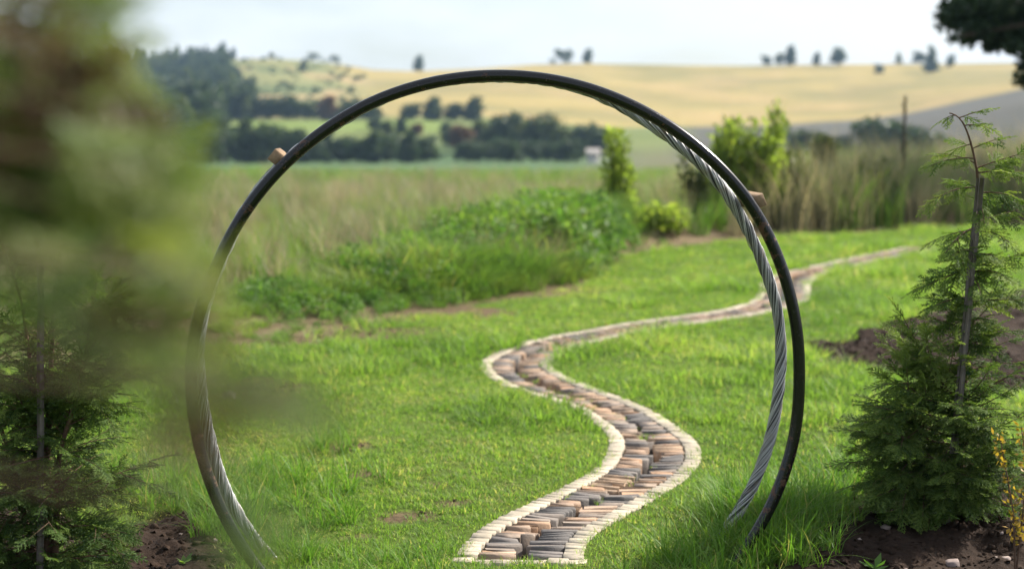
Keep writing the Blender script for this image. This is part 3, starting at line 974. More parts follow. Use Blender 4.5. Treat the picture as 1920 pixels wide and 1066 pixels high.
def build_ring():
    root = empty('ring_sculpture', (float(RC[0]), float(RC[1]), 0))
    tag(root, 'large standing ring of black steel pipe with a grey wire rope hoop behind it', 'ring sculpture')
    base = np.array(root.location)
    th = np.linspace(0, 2 * PI, 361)
    dr = np.interp(th % (2 * PI), DT, DV)
    ker = np.hanning(15); ker /= ker.sum()
    dr = np.convolve(np.r_[dr[-8:-1], dr, dr[1:8]], ker, 'valid')
    def hoop(c, th, rad, off_r=0, off_n=0):
        return c + (rad + off_r)[:, None] * (np.cos(th)[:, None] * RAX + np.sin(th)[:, None] * RUP) + np.asarray(off_n)[..., None] * RN
    # pipe: torus with its own frame
    sides = 20
    g = Geo()
    ang = np.arange(sides) / sides * 2 * PI
    rad = RR + dr
    e = np.cos(th)[:, None] * RAX + np.sin(th)[:, None] * RUP
    cen = RC + rad[:, None] * e
    V = cen[:, None] + .0218 * (np.cos(ang)[None, :, None] * e[:, None] + np.sin(ang)[None, :, None] * RN[None, None])
    n = len(th) - 1
    V = V[:-1]
    i = np.arange(n)[:, None]; j = np.arange(sides)[None]
    F = np.stack([i * sides + j, i * sides + (j + 1) % sides, (i + 1) % n * sides + (j + 1) % sides, (i + 1) % n * sides + j], -1).reshape(-1, 4)[:, ::-1]
    g.put(V - base, F)
    add('steel_pipe', g.mesh('steel_pipe', M['pipe'], True), root)
    # wire rope: core and helical wires, loosely laid
    rg = np.random.default_rng(21)
    g = Geo()
    th2 = np.linspace(0, 2 * PI, 721)[:-1]
    e2 = np.cos(th2)[:, None] * RAX + np.sin(th2)[:, None] * RUP
    wob = .004 * np.sin(th2 * 5 + 1) + .003 * np.sin(th2 * 11)
    cen2 = RC2 + (RR - .002 + np.interp(th2, DT, DV) * .6 + wob)[:, None] * e2
    def put_tube(cl, r, s_, tint):
        a_ = np.arange(s_) / s_ * 2 * PI
        V = cl[:, None] + r * (np.cos(a_)[None, :, None] * e2[:, None] + np.sin(a_)[None, :, None] * RN[None, None])
        n = len(cl)
        i = np.arange(n)[:, None]; j = np.arange(s_)[None]
        F = np.stack([i * s_ + j, i * s_ + (j + 1) % s_, (i + 1) % n * s_ + (j + 1) % s_, (i + 1) % n * s_ + j], -1).reshape(-1, 4)[:, ::-1]
        g.put(V - base, F, tint)
    put_tube(cen2, .0165, 10, 0.0)
    NW, TURNS = 54, 19
    sway = .55 * np.sin(th2 * 3 + .4) + .3 * np.sin(th2 * 7 + 2) + .15 * np.sin(th2 * 16)
    for k in range(NW):
        ph = k / NW * 2 * PI + rg.normal(0, .03)
        rr_ = .0188 + .0016 * np.sin(th2 * rg.integers(3, 9) + rg.uniform(0, 6)) + .0014 * np.sin(th2 * rg.integers(12, 30) + rg.uniform(0, 6))
        grp = math.sin(k / NW * 2 * PI * 6)
        rr_ = rr_ + .0011 * grp
        aa = ph + TURNS * th2 + sway + .16 * np.sin(th2 * rg.integers(4, 11) + rg.uniform(0, 6))
        cl = cen2 + (rr_ * np.cos(aa))[:, None] * e2 + (rr_ * np.sin(aa))[:, None] * RN
        put_tube(cl, .00150, 4, rg.uniform(.02, .95) if grp > -.6 else rg.uniform(0.0, .45))
    add('wire_rope', g.mesh('wire_rope', M['cable'], True), root)
    # spacer blocks lie across the backs of both hoops
    for deg, rot, r_off, in ((134.5, .12, .037), (34.5, -.22, .037)):
        t = math.radians(deg)
        e_ = math.cos(t) * RAX + math.sin(t) * RUP
        tn = -math.sin(t) * RAX + math.cos(t) * RUP
        e_, tn = e_ * math.cos(rot) + tn * math.sin(rot), tn * math.cos(rot) - e_ * math.sin(rot)
        rr_ = RR + float(np.interp(t, DT, DV)) + r_off
        c0 = RC + rr_ * (math.cos(t) * RAX + math.sin(t) * RUP)
        hw, hh = .023, .023
        sec = [(-hw, -hh), (hw, -hh), (hw, hh), (-hw, hh)]
        V = []
        for dn, k in ((.0225, .90), (.0275, 1), (.245, 1), (.25, .9)):
            for a, b in sec:
                V.append(c0 + e_ * a * k + tn * b * k + RN * dn - base)
        F = []
        for q in range(3):
            for w_ in range(4):
                F.append([q * 4 + w_, q * 4 + (w_ + 1) % 4, q * 4 + 4 + (w_ + 1) % 4, q * 4 + 4 + w_])
        F += [[3, 2, 1, 0], [12, 13, 14, 15]]
        add('spacer_block', new_mesh('spacer_block', V, F, M['block']), root)
build_ring()

# ------------------------------------------------------------------ conifers made of feathery sprays
def frond(seed, twigs=13, sub=6, fat=1.0):
    """flat feathery spray of unit length: (quads, tip weight)"""
    rg = np.random.default_rng(seed)
    Q, T = [], []
    def stick(p0, p1, w0, w1, t0, t1):
        d = p1 - p0
        n = np.array([-d[1], d[0], 0.0]); n /= np.linalg.norm(n) + 1e-9
        tw = rg.normal(0, .5); n = n * math.cos(tw) + np.array([0, 0, 1.0]) * math.sin(tw)
        w0 *= fat; w1 *= fat
        Q.append([p0 - n * w0, p0 + n * w0, p1 + n * w1, p1 - n * w1]); T.append([t0, t0, t1, t1])
    ax = lambda u: np.array([u, .05 * math.sin(u * 3 + seed), -.16 * u * u])
    for k in range(6):
        stick(ax(k / 6), ax((k + 1) / 6), .014 - .001 * k, .013 - .001 * k, .1, .3)
    for k in range(twigs):
        u = .06 + .9 * k / twigs + rg.normal(0, .01)
        sd = 1 if k % 2 else -1
        an = math.radians(rg.uniform(32, 50)) * sd
        ln = (.46 * (1 - u) ** .75 + .07) * rg.uniform(.75, 1.15)
        p0 = ax(u); dz = rg.uniform(-.25, .12)
        d = np.array([math.cos(an), math.sin(an), dz]); d /= np.linalg.norm(d)
        p1 = p0 + d * ln + np.array([0, 0, -.10 * ln])
        pm = (p0 + p1) / 2 + np.array([.02, 0, .015])
        stick(p0, pm, .0125, .011, .25, .45); stick(pm, p1, .011, .006, .45, .9)
        m = max(3, int(sub * ln / .4))
        for q in range(m):
            f = .18 + .8 * q / m
            s0 = p0 + (p1 - p0) * f
            an2 = an + math.radians(rg.uniform(28, 48)) * (1 if q % 2 else -1)
            l2 = rg.uniform(.09, .15) * (1 - f * .45)
            s1 = s0 + np.array([math.cos(an2), math.sin(an2), rg.uniform(-.4, .25)]) * l2
            stick(s0, s1, .0115, .0055, .4, 1.0)
    return np.array(Q), np.array(T)
FRONDS = [frond(900 + k, fat=1.35) for k in range(7)]
FRONDS_S = [frond(930 + k, 9, 4, fat=2.1) for k in range(7)]

class Conifer:
    def __init__(self, seed):
        self.rg = np.random.default_rng(seed)
        self.V, self.T, self.wood = [], [], Geo()
    def spray(self, p, d, nrm, ln, tint):
        Q, T = (FRONDS if ln > .085 else FRONDS_S)[self.rg.integers(7)]
        d = d / np.linalg.norm(d)
        l = np.cross(nrm, d); l /= np.linalg.norm(l) + 1e-9
        n = np.cross(d, l)
        R = np.stack([d, l, n])            # rows
        self.V.append((Q.reshape(-1, 3) * ln) @ R + p)
        self.T.append(np.clip(tint + (T.ravel() - .5) * .45, 0, 1))
    def branch(self, p0, d0, ln, droop=.25, rad=.006, spr=.13, tint=.45, level=0, step=.035, brown=0.0):
        rg = self.rg
        d = np.asarray(d0, float); d /= np.linalg.norm(d)
        n = max(5, int(ln / .04))
        pts = [np.asarray(p0, float)]
        bend = rg.normal(0, .10, 3)
        for k in range(n):
            d = d + (np.array([0, 0, -droop]) + bend) / n
            d /= np.linalg.norm(d)
            pts.append(pts[-1] + d * ln / n)
        pts = np.array(pts)
        self.wood.tube(pts, np.linspace(rad * .85, rad * .22, len(pts)), 5)
        m = max(3, int(ln / step))
        for k in range(m):
            f = .12 + .88 * k / m
            i = min(len(pts) - 2, int(f * (len(pts) - 1)))
            p = pts[i] + (pts[i + 1] - pts[i]) * (f * (len(pts) - 1) - i)
            dd = pts[i + 1] - pts[i]; dd /= np.linalg.norm(dd)
            up = np.array([0, 0, 1.0]) + rg.normal(0, .35, 3)
            lat = np.cross(dd, up); lat /= np.linalg.norm(lat) + 1e-9
            sd = 1 if k % 2 else -1
            an = rg.uniform(.5, .95)
            ax = dd * math.cos(an) + lat * sd * math.sin(an) + np.array([0, 0, rg.uniform(-.55, .12)])
            L = spr * rg.uniform(.6, 1.2) * (1.05 - .5 * f)
            if level == 0 and ln > .3 and rg.random() < .33 and f < .75:
                self.branch(p, ax, ln * (1 - f) * rg.uniform(.45, .7) + .06, droop, rad * .55, spr * .85, tint, 1, step, brown)
            else:
                self.spray(p, ax, up, L, tint + rg.normal(0, .13))
        self.spray(pts[-2], pts[-1] - pts[-2], np.array([0, 0, 1.0]) + rg.normal(0, .3, 3), spr * .9, tint + .12)
        return pts
    def crown(self, name, mat, parent, base):
        V = np.concatenate(self.V) - base
        F = np.arange(len(V)).reshape(-1, 4)
        return add(name, new_mesh(name, V, F, mat, {'tint': ('FLOAT', np.concatenate(self.T))}), parent)

def rod(name, p0, p1, w, d, mat, parent, base, tilt=0.0):
    """sawn stake: slightly tapering rectangular section with bevelled corners"""
    p0, p1 = np.asarray(p0, float), np.asarray(p1, float)
    z = p1 - p0; L = np.linalg.norm(z); z /= L
    x = np.array([math.cos(tilt), math.sin(tilt), 0]); x = x - z * (x @ z); x /= np.linalg.norm(x)
    y = np.cross(z, x)
    sec = []
    b = .12
    for sx, sy in ((-1, -1), (1, -1), (1, 1), (-1, 1)):
        for q in ((1 - b, 1), (1, 1 - b)) if sx * sy > 0 else ((1, 1 - b), (1 - b, 1)):
            sec.append((sx * q[0] * w / 2, sy * q[1] * d / 2))
    V, F = [], []
    rg = np.random.default_rng(5)
    for k, f in enumerate(np.linspace(0, 1, 9)):
        c = p0 + z * L * f + x * rg.normal(0, .0012) + y * rg.normal(0, .0012)
        for a, e in sec:
            V.append(c + x * a * (1.0 - .05 * f) + y * e * (1.0 - .05 * f) - base)
    for k in range(8):
        for q in range(8):
            F.append([k * 8 + q, k * 8 + (q + 1) % 8, k * 8 + 8 + (q + 1) % 8, k * 8 + 8 + q])
    top = 64
    F += [[top + 0, top + 1, top + 2, top + 3], [top + 0, top + 3, top + 4, top + 7], [top + 4, top + 5, top + 6, top + 7]]
    return add(name, new_mesh(name, V, F, mat), parent)

def right_cypress():
    dep = 5.75
    base2 = G(1800, 245 + CAMZ * FPX / dep)
    bx, by = P(1800, 900, dep)[0], dep
    root = empty('cypress_tree', (bx, by, gz(bx, by)))
    tag(root, 'young green cypress tied to a dark stake on the right, its thin tip nodding left', 'tree')
    base = np.array(root.location)
    c = Conifer(31)
    rg = c.rg
    tr = np.array([[bx, by, base[2]], P(1802, 800, dep), P(1812, 650, dep + .03), P(1822, 500, dep + .04), P(1830, 400, dep + .03), P(1834, 330, dep + .01), P(1826, 290, dep), P(1817, 255, dep - .01), P(1803, 222, dep - .02), P(1790, 210, dep - .02), P(1775, 212, dep - .02)])
    trunk = dense3(tr, .02)
    trunk = np.stack([blur(trunk[:, i], 4) for i in range(3)], -1); trunk[0] = tr[0]
    h = trunk[:, 2]
    g = Geo(); g.tube(trunk, np.interp(np.linspace(0, 1, len(trunk)), [0, .5, .8, 1], [.019, .010, .006, .0025]), 7)
    tg_ = g
    def at_z(z):
        i = int(np.argmin(np.abs(h - z))); return trunk[i]
    # explicit boughs that draw the outline: pixel tip, start pixel row, depth shift, droop
    for sy, tx, ty, dd, dr_, spr, tint in (
            (222, 1845, 207, -.02, .15, .06, .55), (232, 1858, 235, .03, .5, .06, .55), (215, 1772, 222, -.03, .6, .05, .6),
            (268, 1790, 282, .05, .2, .06, .5), (275, 1880, 258, -.05, .3, .085, .5),
            (300, 1742, 300, -.10, .35, .10, .62), (305, 1760, 275, .10, .2, .09, .55), (318, 1925, 285, .04, .15, .12, .5), (322, 1940, 320, -.12, .3, .12, .55),
            (350, 1738, 385, -.08, .9, .11, .68), (352, 1775, 340, .15, .4, .09, .5), (365, 1935, 370, .05, .5, .12, .5), (372, 1850, 420, -.16, .8, .10, .62),
            (420, 1930, 395, .1, .25, .12, .5), (440, 1900, 440, -.14, .7, .11, .66), (430, 1790, 450, .2, .4, .10, .42),
            (500, 1735, 525, -.06, -.15, .12, .42), (505, 1712, 540, .12, .1, .12, .40), (478, 1800, 455, -.2, .2, .10, .6), (500, 1930, 478, -.02, .1, .13, .5), (515, 1900, 510, -.2, .5, .12, .6),
            (560, 1740, 565, -.15, .1, .13, .5), (570, 1930, 560, -.1, .2, .14, .5), (590, 1755, 610, .1, .4, .13, .4),
            (760, 1690, 575, -.12, -.5, .13, .62), (770, 1712, 600, -.05, -.4, .12, .6), (790, 1660, 690, -.1, -.3, .13, .5), (800, 1620, 745, -.12, -.15, .13, .45), (840, 1605, 770, .1, 0, .13, .4),
            (520, 1850, 545, -.26, .3, .09, .5), (480, 1862, 480, -.24, .5, .09, .6), (430, 1770, 470, -.2, .5, .09, .6), (880, 1775, 885, -.34, .2, .13, .4), (890, 1815, 905, -.32, .2, .13, .4), (850, 1800, 850, -.34, .1, .13, .4), (905, 1790, 930, -.34, .2, .13, .38), (770, 1770, 760, -.3, .2, .12, .4), (800, 1830, 790, -.3, .2, .12, .4), (700, 1700, 650, -.05, -.1, .12, .5), (720, 1650, 720, .05, 0, .12, .45), (830, 1590, 800, -.02, -.05, .13, .45),
            (860, 1585, 872, -.1, .0, .14, .42), (880, 1600, 905, -.05, .15, .14, .4), (890, 1640, 925, -.25, .2, .14, .42), (830, 1640, 820, -.2, .0, .14, .42)):
        z0 = P(1810, sy, dep)[2]
        p0 = at_z(z0)
        p1 = P(tx, ty, dep + dd)
        v = p1 - p0; L = np.linalg.norm(v)
        d0 = v / L + np.array([0, 0, dr_ * .5])
        c.branch(p0, d0, L * .97, dr_, .0028 + .006 * L, max(.092, spr * 1.1), tint + .06, 0, .019)
    # the dense body
    zt = P(1810, 470, dep)[2]
    for k in range(120):
        f = rg.random() ** 1.25
        z = .04 + f * (zt - .04)
        env = np.interp(z, [0, .12, .35, .6, .85, 1.15], [.32, .42, .36, .28, .17, .08])
        a = rg.uniform(0, 2 * PI)
        d = np.array([math.cos(a), math.sin(a), rg.uniform(.1, .75)])
        L = env * rg.uniform(.55, 1.0)
        if math.sin(a) < -.25 and z > .52:
            L *= .42
        c.branch(at_z(z), d, L, rg.uniform(-.1, .45), .003 + .006 * L, rg.uniform(.10, .15), np.interp(z, [0, 1.2], [.30, .48]) + rg.normal(0, .06), 0, .036)
    cr = c.crown('crown', M['cypress'], root, base)
    tg_.put(np.concatenate(c.wood.V), np.concatenate(c.wood.F))
    add('trunk', tg_.mesh('trunk', M['bark'], True), root).location = -base
    # stake
    s1 = P(1838, 334, dep - .06)
    s0 = P(1793, 800, dep - .14); s0 = s0 + (s0 - s1) / np.linalg.norm(s0 - s1) * .42
    rs = empty('wooden_stake', (s0[0], s0[1], gz(s0[0], s0[1])))
    tag(rs, 'dark weathered wooden stake leaning beside the right hand cypress', 'stake')
    b2 = np.array(rs.location)
    rod('post', s0, s1, .027, .022, M['stake'], rs, b2, .35)
    # twine loop
    q = P(1812, 690, dep)
    ax = s1 + (s0 - s1) * (q[2] - s1[2]) / (s0[2] - s1[2])
    th = np.linspace(0, 2 * PI, 20)
    cc = (ax + at_z(q[2])) / 2
    for dz in (0, .006):
        pass
    g = Geo()
    for dz in (-.004, .002, .008):
        g.tube(np.stack([cc[0] + .036 * np.cos(th), cc[1] + .045 * np.sin(th), q[2] + dz + .006 * np.sin(th)], -1) - b2, .0018, 4)
    add('twine_tie', g.mesh('twine_tie', M['twine']), rs)

def dense3(a, step):
    s = np.r_[0, np.cumsum(np.linalg.norm(np.diff(a, axis=0), axis=1))]
    q = np.linspace(0, s[-1], max(2, int(s[-1] / step)))
    return np.stack([np.interp(q, s, a[:, i]) for i in range(3)], -1)
right_cypress()

def left_cypress():
    dep = 4.95
    bx = P(85, 900, dep)[0]; by = dep
    root = empty('cypress_tree', (bx, by, gz(bx, by)))
    tag(root, 'bushy dark cypress with several thin leaders round a pale stake at the left edge', 'tree')
    base = np.array(root.location)
    c = Conifer(47); rg = c.rg
    leaders = [([bx, by, base[2]], P(88, 850, dep), P(98, 650, dep + .05), P(100, 560, dep + .05), P(118, 440, dep + .06)),
               ([bx - .03, by, base[2]], P(70, 800, dep - .02), P(52, 640, dep), P(40, 560, dep), P(3, 452, dep - .02)),
               ([bx + .02, by, base[2]], P(110, 850, dep - .06), P(155, 710, dep - .08), P(166, 620, dep - .08), P(182, 530, dep - .08)),
               ([bx - .06, by + .05, base[2]], P(20, 850, dep + .05), P(-40, 700, dep + .05), P(-60, 560, dep + .05))]
    g = Geo()
    L3 = []
    for k, l in enumerate(leaders):
        t = dense3(np.array(l), .02); t = np.stack([blur(t[:, i], 5) for i in range(3)], -1)
        g.tube(t, np.linspace(.014 if k else .018, .003, len(t)), 6)
        L3.append(t)
    tg_ = g
    for k, t in enumerate(L3):
        zt = t[-1, 2]
        n = 34 if k < 3 else 16
        for q in range(n):
            f = rg.uniform(.38, 1)
            p = t[min(len(t) - 1, int(f * len(t)))]
            a = rg.uniform(0, 2 * PI)
            L = np.interp(f, [.4, .7, .9, 1], [.26, .20, .14, .07]) * rg.uniform(.6, 1.15)
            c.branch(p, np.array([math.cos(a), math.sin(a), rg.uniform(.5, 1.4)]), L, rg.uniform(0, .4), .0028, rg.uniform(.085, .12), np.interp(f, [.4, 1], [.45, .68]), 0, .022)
        c.branch(t[-8], t[-1] - t[-8], .16, .1, .003, .08, .6)
    for k in range(170):
        f = rg.random() ** 1.1
        z = .02 + f * .72
        env = np.interp(z, [0, .2, .45, .75], [.36, .40, .36, .22])
        a = rg.uniform(0, 2 * PI)
        t = L3[rg.integers(4)]
        p = t[int(np.argmin(np.abs(t[:, 2] - z)))]
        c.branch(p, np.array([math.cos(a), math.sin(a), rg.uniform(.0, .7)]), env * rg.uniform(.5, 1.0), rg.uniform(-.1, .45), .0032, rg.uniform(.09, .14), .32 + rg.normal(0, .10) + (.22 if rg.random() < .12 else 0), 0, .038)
    for tx, ty, sy in ((285, 665, 780), (270, 640, 730), (255, 600, 700), (250, 545, 640), (230, 545, 600)):
        p1 = P(tx, ty, dep - .1); p0 = P(120, sy, dep - .02); v = p1 - p0
        c.branch(p0, v + np.array([0, 0, .03]), np.linalg.norm(v), .15, .003, .11, .55, 0, .017)
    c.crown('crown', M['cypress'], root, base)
    tg_.put(np.concatenate(c.wood.V), np.concatenate(c.wood.F))
    add('trunk', tg_.mesh('trunk', M['bark'], True), root).location = -base
    s1 = P(77, 497, dep - .14); s0 = P(75, 1066, dep - .12); s0 = s0 + (s0 - s1) / np.linalg.norm(s0 - s1) * .16
    rs = empty('wooden_stake', (s0[0], s0[1], gz(s0[0], s0[1])))
    tag(rs, 'pale upright wooden stake standing in the cypress at the left edge', 'stake')
    rod('post', s0, s1, .024, .022, M['stake'], rs, np.array(rs.location), .3)
left_cypress()

def near_cypress():
    """the tree right beside the camera: out of focus sprays reach in from the left"""
    bx, by = -.78, 1.15
    root = empty('cypress_tree', (bx, by, gz(bx, by)))
    tag(root, 'blurred cypress foliage very close to the viewer, green and brown sprays at upper left', 'tree')
    base = np.array(root.location)
    c = Conifer(61); rg = c.rg
    g = Geo()
    tr = dense3(np.array([[bx, by, base[2]], [bx + .02, by, .7], [bx - .01, by + .02, 1.4], [bx + .02, by, 2.1], [bx + .01, by, 2.45]]), .05)
    g.tube(tr, np.linspace(.028, .005, len(tr)), 8)
    tg_ = g
    at = lambda z: tr[int(np.argmin(np.abs(tr[:, 2] - z)))]
    # sprays in view: pixel, depth, direction, length, tint (below .3 is dead brown)
    spec = []
    def zone(n, x0, x1, y0, y1, d0, d1, ln, brown, tint=.66):
        for _ in range(n):
            spec.append((rg.triangular(x0, (x0 + x1) / 2, x1), rg.uniform(y0, y1), rg.uniform(d0, d1), ln * rg.uniform(.7, 1.25), rg.uniform(.05, .24) if rg.random() < brown else tint + rg.normal(0, .14)))
    zone(12, -60, 110, -80, 130, 1.1, 1.5, .12, .2, .7)
    zone(16, 90, 205, -80, 140, 1.1, 1.4, .10, .15, .78)
    zone(26, -80, 70, 120, 330, 1.1, 1.5, .12, .5)
    zone(24, 70, 190, 130, 290, 1.1, 1.5, .11, .8)
    zone(24, 150, 260, 150, 330, 1.05, 1.35, .10, .1, .82)
    zone(36, -60, 170, 270, 430, 1.05, 1.4, .11, .6)
    zone(22, 160, 320, 280, 440, 1.0, 1.3, .10, .25, .75)
    zone(12, 230, 350, 380, 520, .92, 1.15, .085, .15, .85)
    zone(9, 270, 390, 500, 660, .85, 1.05, .08, .22, .78)
    zone(4, 330, 440, 380, 560, .85, 1.0, .065, .0, .88)
    zone(7, -40, 250, 430, 560, .9, 1.1, .075, .2)
    zone(8, 120, 330, 560, 760, .82, 1.0, .065, .22)
    zone(8, 280, 400, 640, 860, .72, .85, .055, .3, .75)
    zone(14, 370, 640, 690, 810, .64, .78, .045, .2, .55)
    zone(7, 390, 500, 880, 1070, .62, .7, .04, .0, .6)
    tips = []
    for px, py, dp, ln, tn in spec:
        p = P(px, py, dp)
        d = np.array([1, rg.normal(0, .35), rg.normal(.0, .5)])
        c.spray(p - d / np.linalg.norm(d) * ln * .5, d, np.array([0, -.6, 1]) + rg.normal(0, .5, 3), ln, tn)
        tips.append(p)
    # boughs carrying them
    for (x1, y1, d1), z0 in (((200, 40, 1.05), 1.7), ((220, 220, 1.0), 1.6), ((300, 330, .98), 1.55), ((420, 520, .88), 1.45), ((250, 680, .8), 1.4), ((620, 760, .68), 1.35), ((430, 980, .65), 1.3), ((100, 380, 1.0), 1.55)):
        p1 = P(x1, y1, d1); p0 = at(z0)
        m = (p0 + p1) / 2 + np.array([0, 0, .05])
        u = np.linspace(0, 1, 14)[:, None]
        pts = (1 - u) ** 2 * p0 + 2 * u * (1 - u) * m + u * u * p1
        c.wood.tube(pts, np.linspace(.007, .0012, 14), 5)
    for k in range(120):
        z = rg.uniform(.15, 2.35)
        a = rg.uniform(PI * .45, PI * 1.6)
        L = np.interp(z, [.1, .6, 1.6, 2.4], [.35, .34, .22, .08]) * rg.uniform(.6, 1)
        c.branch(at(z), np.array([math.cos(a), math.sin(a), rg.uniform(.1, .6)]), L, .2, .005, .11, .6 + rg.normal(0, .1), 1, .05)
    c.crown('crown', M['nearspray'], root, base)
    tg_.put(np.concatenate(c.wood.V), np.concatenate(c.wood.F))
    add('trunk', tg_.mesh('trunk', M['bark'], True), root).location = -base
near_cypress()

# ------------------------------------------------------------------ plants and stones on the beds
def bed_plants():
    def clump(px, py, n, h, w, lean, seed, label, group=None):
        x, y = G(px, py)
        o = add('grass_clump', blade_tuft(n, .018, h * .5, h, w, lean, seed, .06, 5).mesh('grass_clump', M['tuft']), None, (x, y, gz(x, y)))
        tag(o, label, 'grass clump', group)
    clump(1738, 1000, 15, .24, .010, 1.0, 821, 'broad leaved grass clump on the dark soil left of the yellow sprig')
    clump(1655, 985, 11, .20, .009, .8, 822, 'grass clump on the rim of the dug soil under the right cypress')
    clump(1608, 985, 9, .16, .008, .7, 823, 'small grass clump at the left end of the dug soil near the ring foot')
    clump(1775, 975, 9, .20, .009, .9, 824, 'thin grass clump in the shade below the right cypress')
    clump(1885, 985, 7, .13, .007, .8, 825, 'small tuft of grass on the soil at the right edge')
    clump(120, 1040, 9, .14, .007, .9, 826, 'small grass clump on the dark soil at the lower left')
    clump(365, 990, 10, .16, .006, .9, 827, 'thin grass clump beside the left foot of the pipe ring')
    # low weed with a rosette of pale leaves
    for px, py, s, lab in ((1640, 1058, .05, 'pale green seedling on the dark soil at the bottom right'), (345, 1060, .035, 'tiny bright green seedling on the dark soil at lower left'), (1660, 880, .06, 'grey green weed at the foot of the right cypress')):
        x, y = G(px, py)
        g = Geo(); rg = np.random.default_rng(int(px))
        for k in range(16):
            a = k * 2.4; rr_ = s * (.25 + .75 * rg.random())
            d = np.array([math.cos(a), math.sin(a), rg.uniform(.3, 1)])
            tip = d * rr_ * 1.3; sd = np.array([-math.sin(a), math.cos(a), 0]) * rr_ * .32
            g.put([[0, 0, .005], tip * .55 + sd, tip, tip * .55 - sd], [[0, 1, 2, 3]], rg.uniform(.5, 1))
        o = add('seedling', g.mesh('seedling', M['herb']), None, (x, y, gz(x, y)))
        tag(o, lab, 'weed')
    # yellowing sprig at the right edge
    x, y = P(1905, 1060, 5.0)[0], 5.0
    root = empty('yellow_sprig', (x, y, gz(x, y)))
    tag(root, 'thin sapling with yellowing leaves standing at the right edge in front of the cypress', 'sapling')
    base = np.array(root.location)
    rg = np.random.default_rng(77)
    stems = [np.array([base, P(1900, 960, 5.0), P(1888, 890, 5.0), P(1874, 815, 5.0)]), np.array([base, P(1918, 960, 5.02), P(1926, 880, 5.02), P(1915, 800, 5.05)])]
    gs, gf = Geo(), Geo()
    for st in stems:
        d = dense3(st, .015)
        gs.tube(d - base, np.linspace(.0045, .0016, len(d)), 5)
        for p in d[int(len(d) * .28):]:
            for _ in range(4):
                q = p - base + rg.normal(0, .010, 3)
                leaf(gf, q, rg, .024, .012, rg.random(), .5)
    add('stem', gs.mesh('stem', M['bark'], True), root)
    add('leaves', gf.mesh('leaves', M['yellowleaf']), root)
    # stones one can pick out
    for k, (px, py, s, lab) in enumerate(((1787, 1050, .034, 'pinkish stone lying on the dark soil at the bottom right'), (1550, 992, .036, 'pale stone on the rim of the dug soil beside the ring foot'), (1660, 998, .022, 'small pale stone under the rim of the dug soil'), (1845, 985, .02, 'small grey stone on the soil left of the yellow sprig'), (430, 750, .06, 'reddish stone on the worn patch behind the left ring leg'), (1886, 1043, .022, 'small stone at the foot of the yellow sprig'))):
        x, y = G(px, py)
        V, F = rough_box(s * 1.5, s, s * .9, s * .16, 640 + k, s * .2)
        o = add('stone', new_mesh('stone', V, F, M['pebble'], None, False), None, (x, y, gz(x, y) - s * .2))
        o.rotation_euler = (0.1, -.1, k * 1.3)
        tag(o, lab, 'stone')
bed_plants()

# ------------------------------------------------------------------ shrubs and trees beyond the lawn
def crown_pts(n, rg, lobes):
    """points through a set of ellipsoid lobes, denser towards their skins"""
    w = np.array([l[3] * l[4] * l[5] for l in lobes]) ** .7; w /= w.sum()
    k = rg.choice(len(lobes), n, p=w)
    L = np.array(lobes)[k]
    d = rg.normal(0, 1, (n, 3)); d /= np.linalg.norm(d, axis=1)[:, None]
    r = rg.random(n) ** .45
    return L[:, :3] + d * r[:, None] * L[:, 3:6]

def upright_shrub(px, base_py, top_py, half_px, depth, mat, label, seed, n=1500, spires=5, name='shrub', leafl=.12):
    c = P(px, base_py, depth)
    z0 = gz(c[0], depth)
    top = P(px, top_py, depth)[2] - z0
    hw = half_px / FPX * depth
    rg = np.random.default_rng(seed)
    root = empty(name, (c[0], depth, z0))
    tag(root, label, 'shrub')
    g = Geo(); lobes = []
    for k in range(spires):
        a = rg.uniform(0, 2 * PI); q = hw * .62 * math.sqrt(rg.random())
        h = top * (rg.uniform(.7, 1.0) if k else 1.0)
        x, y = q * math.cos(a), q * math.sin(a)
        pts = np.array([[0, 0, 0], [x * .5, y * .5, h * .35], [x, y, h * .95]])
        g.tube(dense3(pts, .1), np.linspace(.03, .006, max(2, int(np.sum(np.linalg.norm(np.diff(pts, axis=0), axis=1)) / .1))), 5)
        for f in np.linspace(.28, .96, 6):
            lobes.append((x * f, y * f, h * f, hw * .6 * (1.1 - f * .72), hw * .6 * (1.1 - f * .72), h * .13))
    add('stems', g.mesh('stems', M['dark_bark'], True), root)
    n = int(n * 1.5)
    C = crown_pts(n, rg, lobes)
    V, F, T = leaves_np(C, leafl, leafl * .45, np.clip(rg.normal(.5, .22, n), 0, 1), rg, .6)
    add('foliage', new_mesh('foliage', V, F, M[mat], {'tint': ('FLOAT', T)}), root)
upright_shrub(1166, 450, 244, 62, 21.0, 'shrubleaf', 'slim bright green shrub seen through the ring left of its right side', 1201, 620, 6)
upright_shrub(1350, 440, 228, 80, 22.6, 'shrubleaf', 'olive green shrub just inside the upper right of the ring', 1202, 1400, 9)
upright_shrub(1422, 440, 206, 80, 22.8, 'shrubleaf', 'tallest yellow green shrub outside the ring above its right spacer block', 1203, 1700, 9)
upright_shrub(1545, 425, 262, 36, 25.5, 'farolive', 'narrow olive shrub in the tall grass between ring and right cypress', 1204, 900, 4)
upright_shrub(1240, 447, 388, 95, 20.4, 'shrubleaf', 'low loose green bush at the lawn edge inside the ring', 1205, 800, 12)
upright_shrub(1565, 430, 345, 60, 23.8, 'herb', 'low green bush at the foot of the tall grass right of the ring', 1207, 700, 7)
upright_shrub(1305, 440, 300, 45, 22.0, 'farolive', 'dull olive bush right behind the wire rope at upper right', 1208, 500, 6)
upright_shrub(1485, 435, 285, 55, 23.2, 'farolive', 'dull olive bush just right of the tallest yellow green shrub', 1209, 600, 7)
upright_shrub(1630, 430, 300, 55, 24.2, 'farolive', 'olive bush in the tall grass left of the dead flower stalk', 1210, 500, 7)

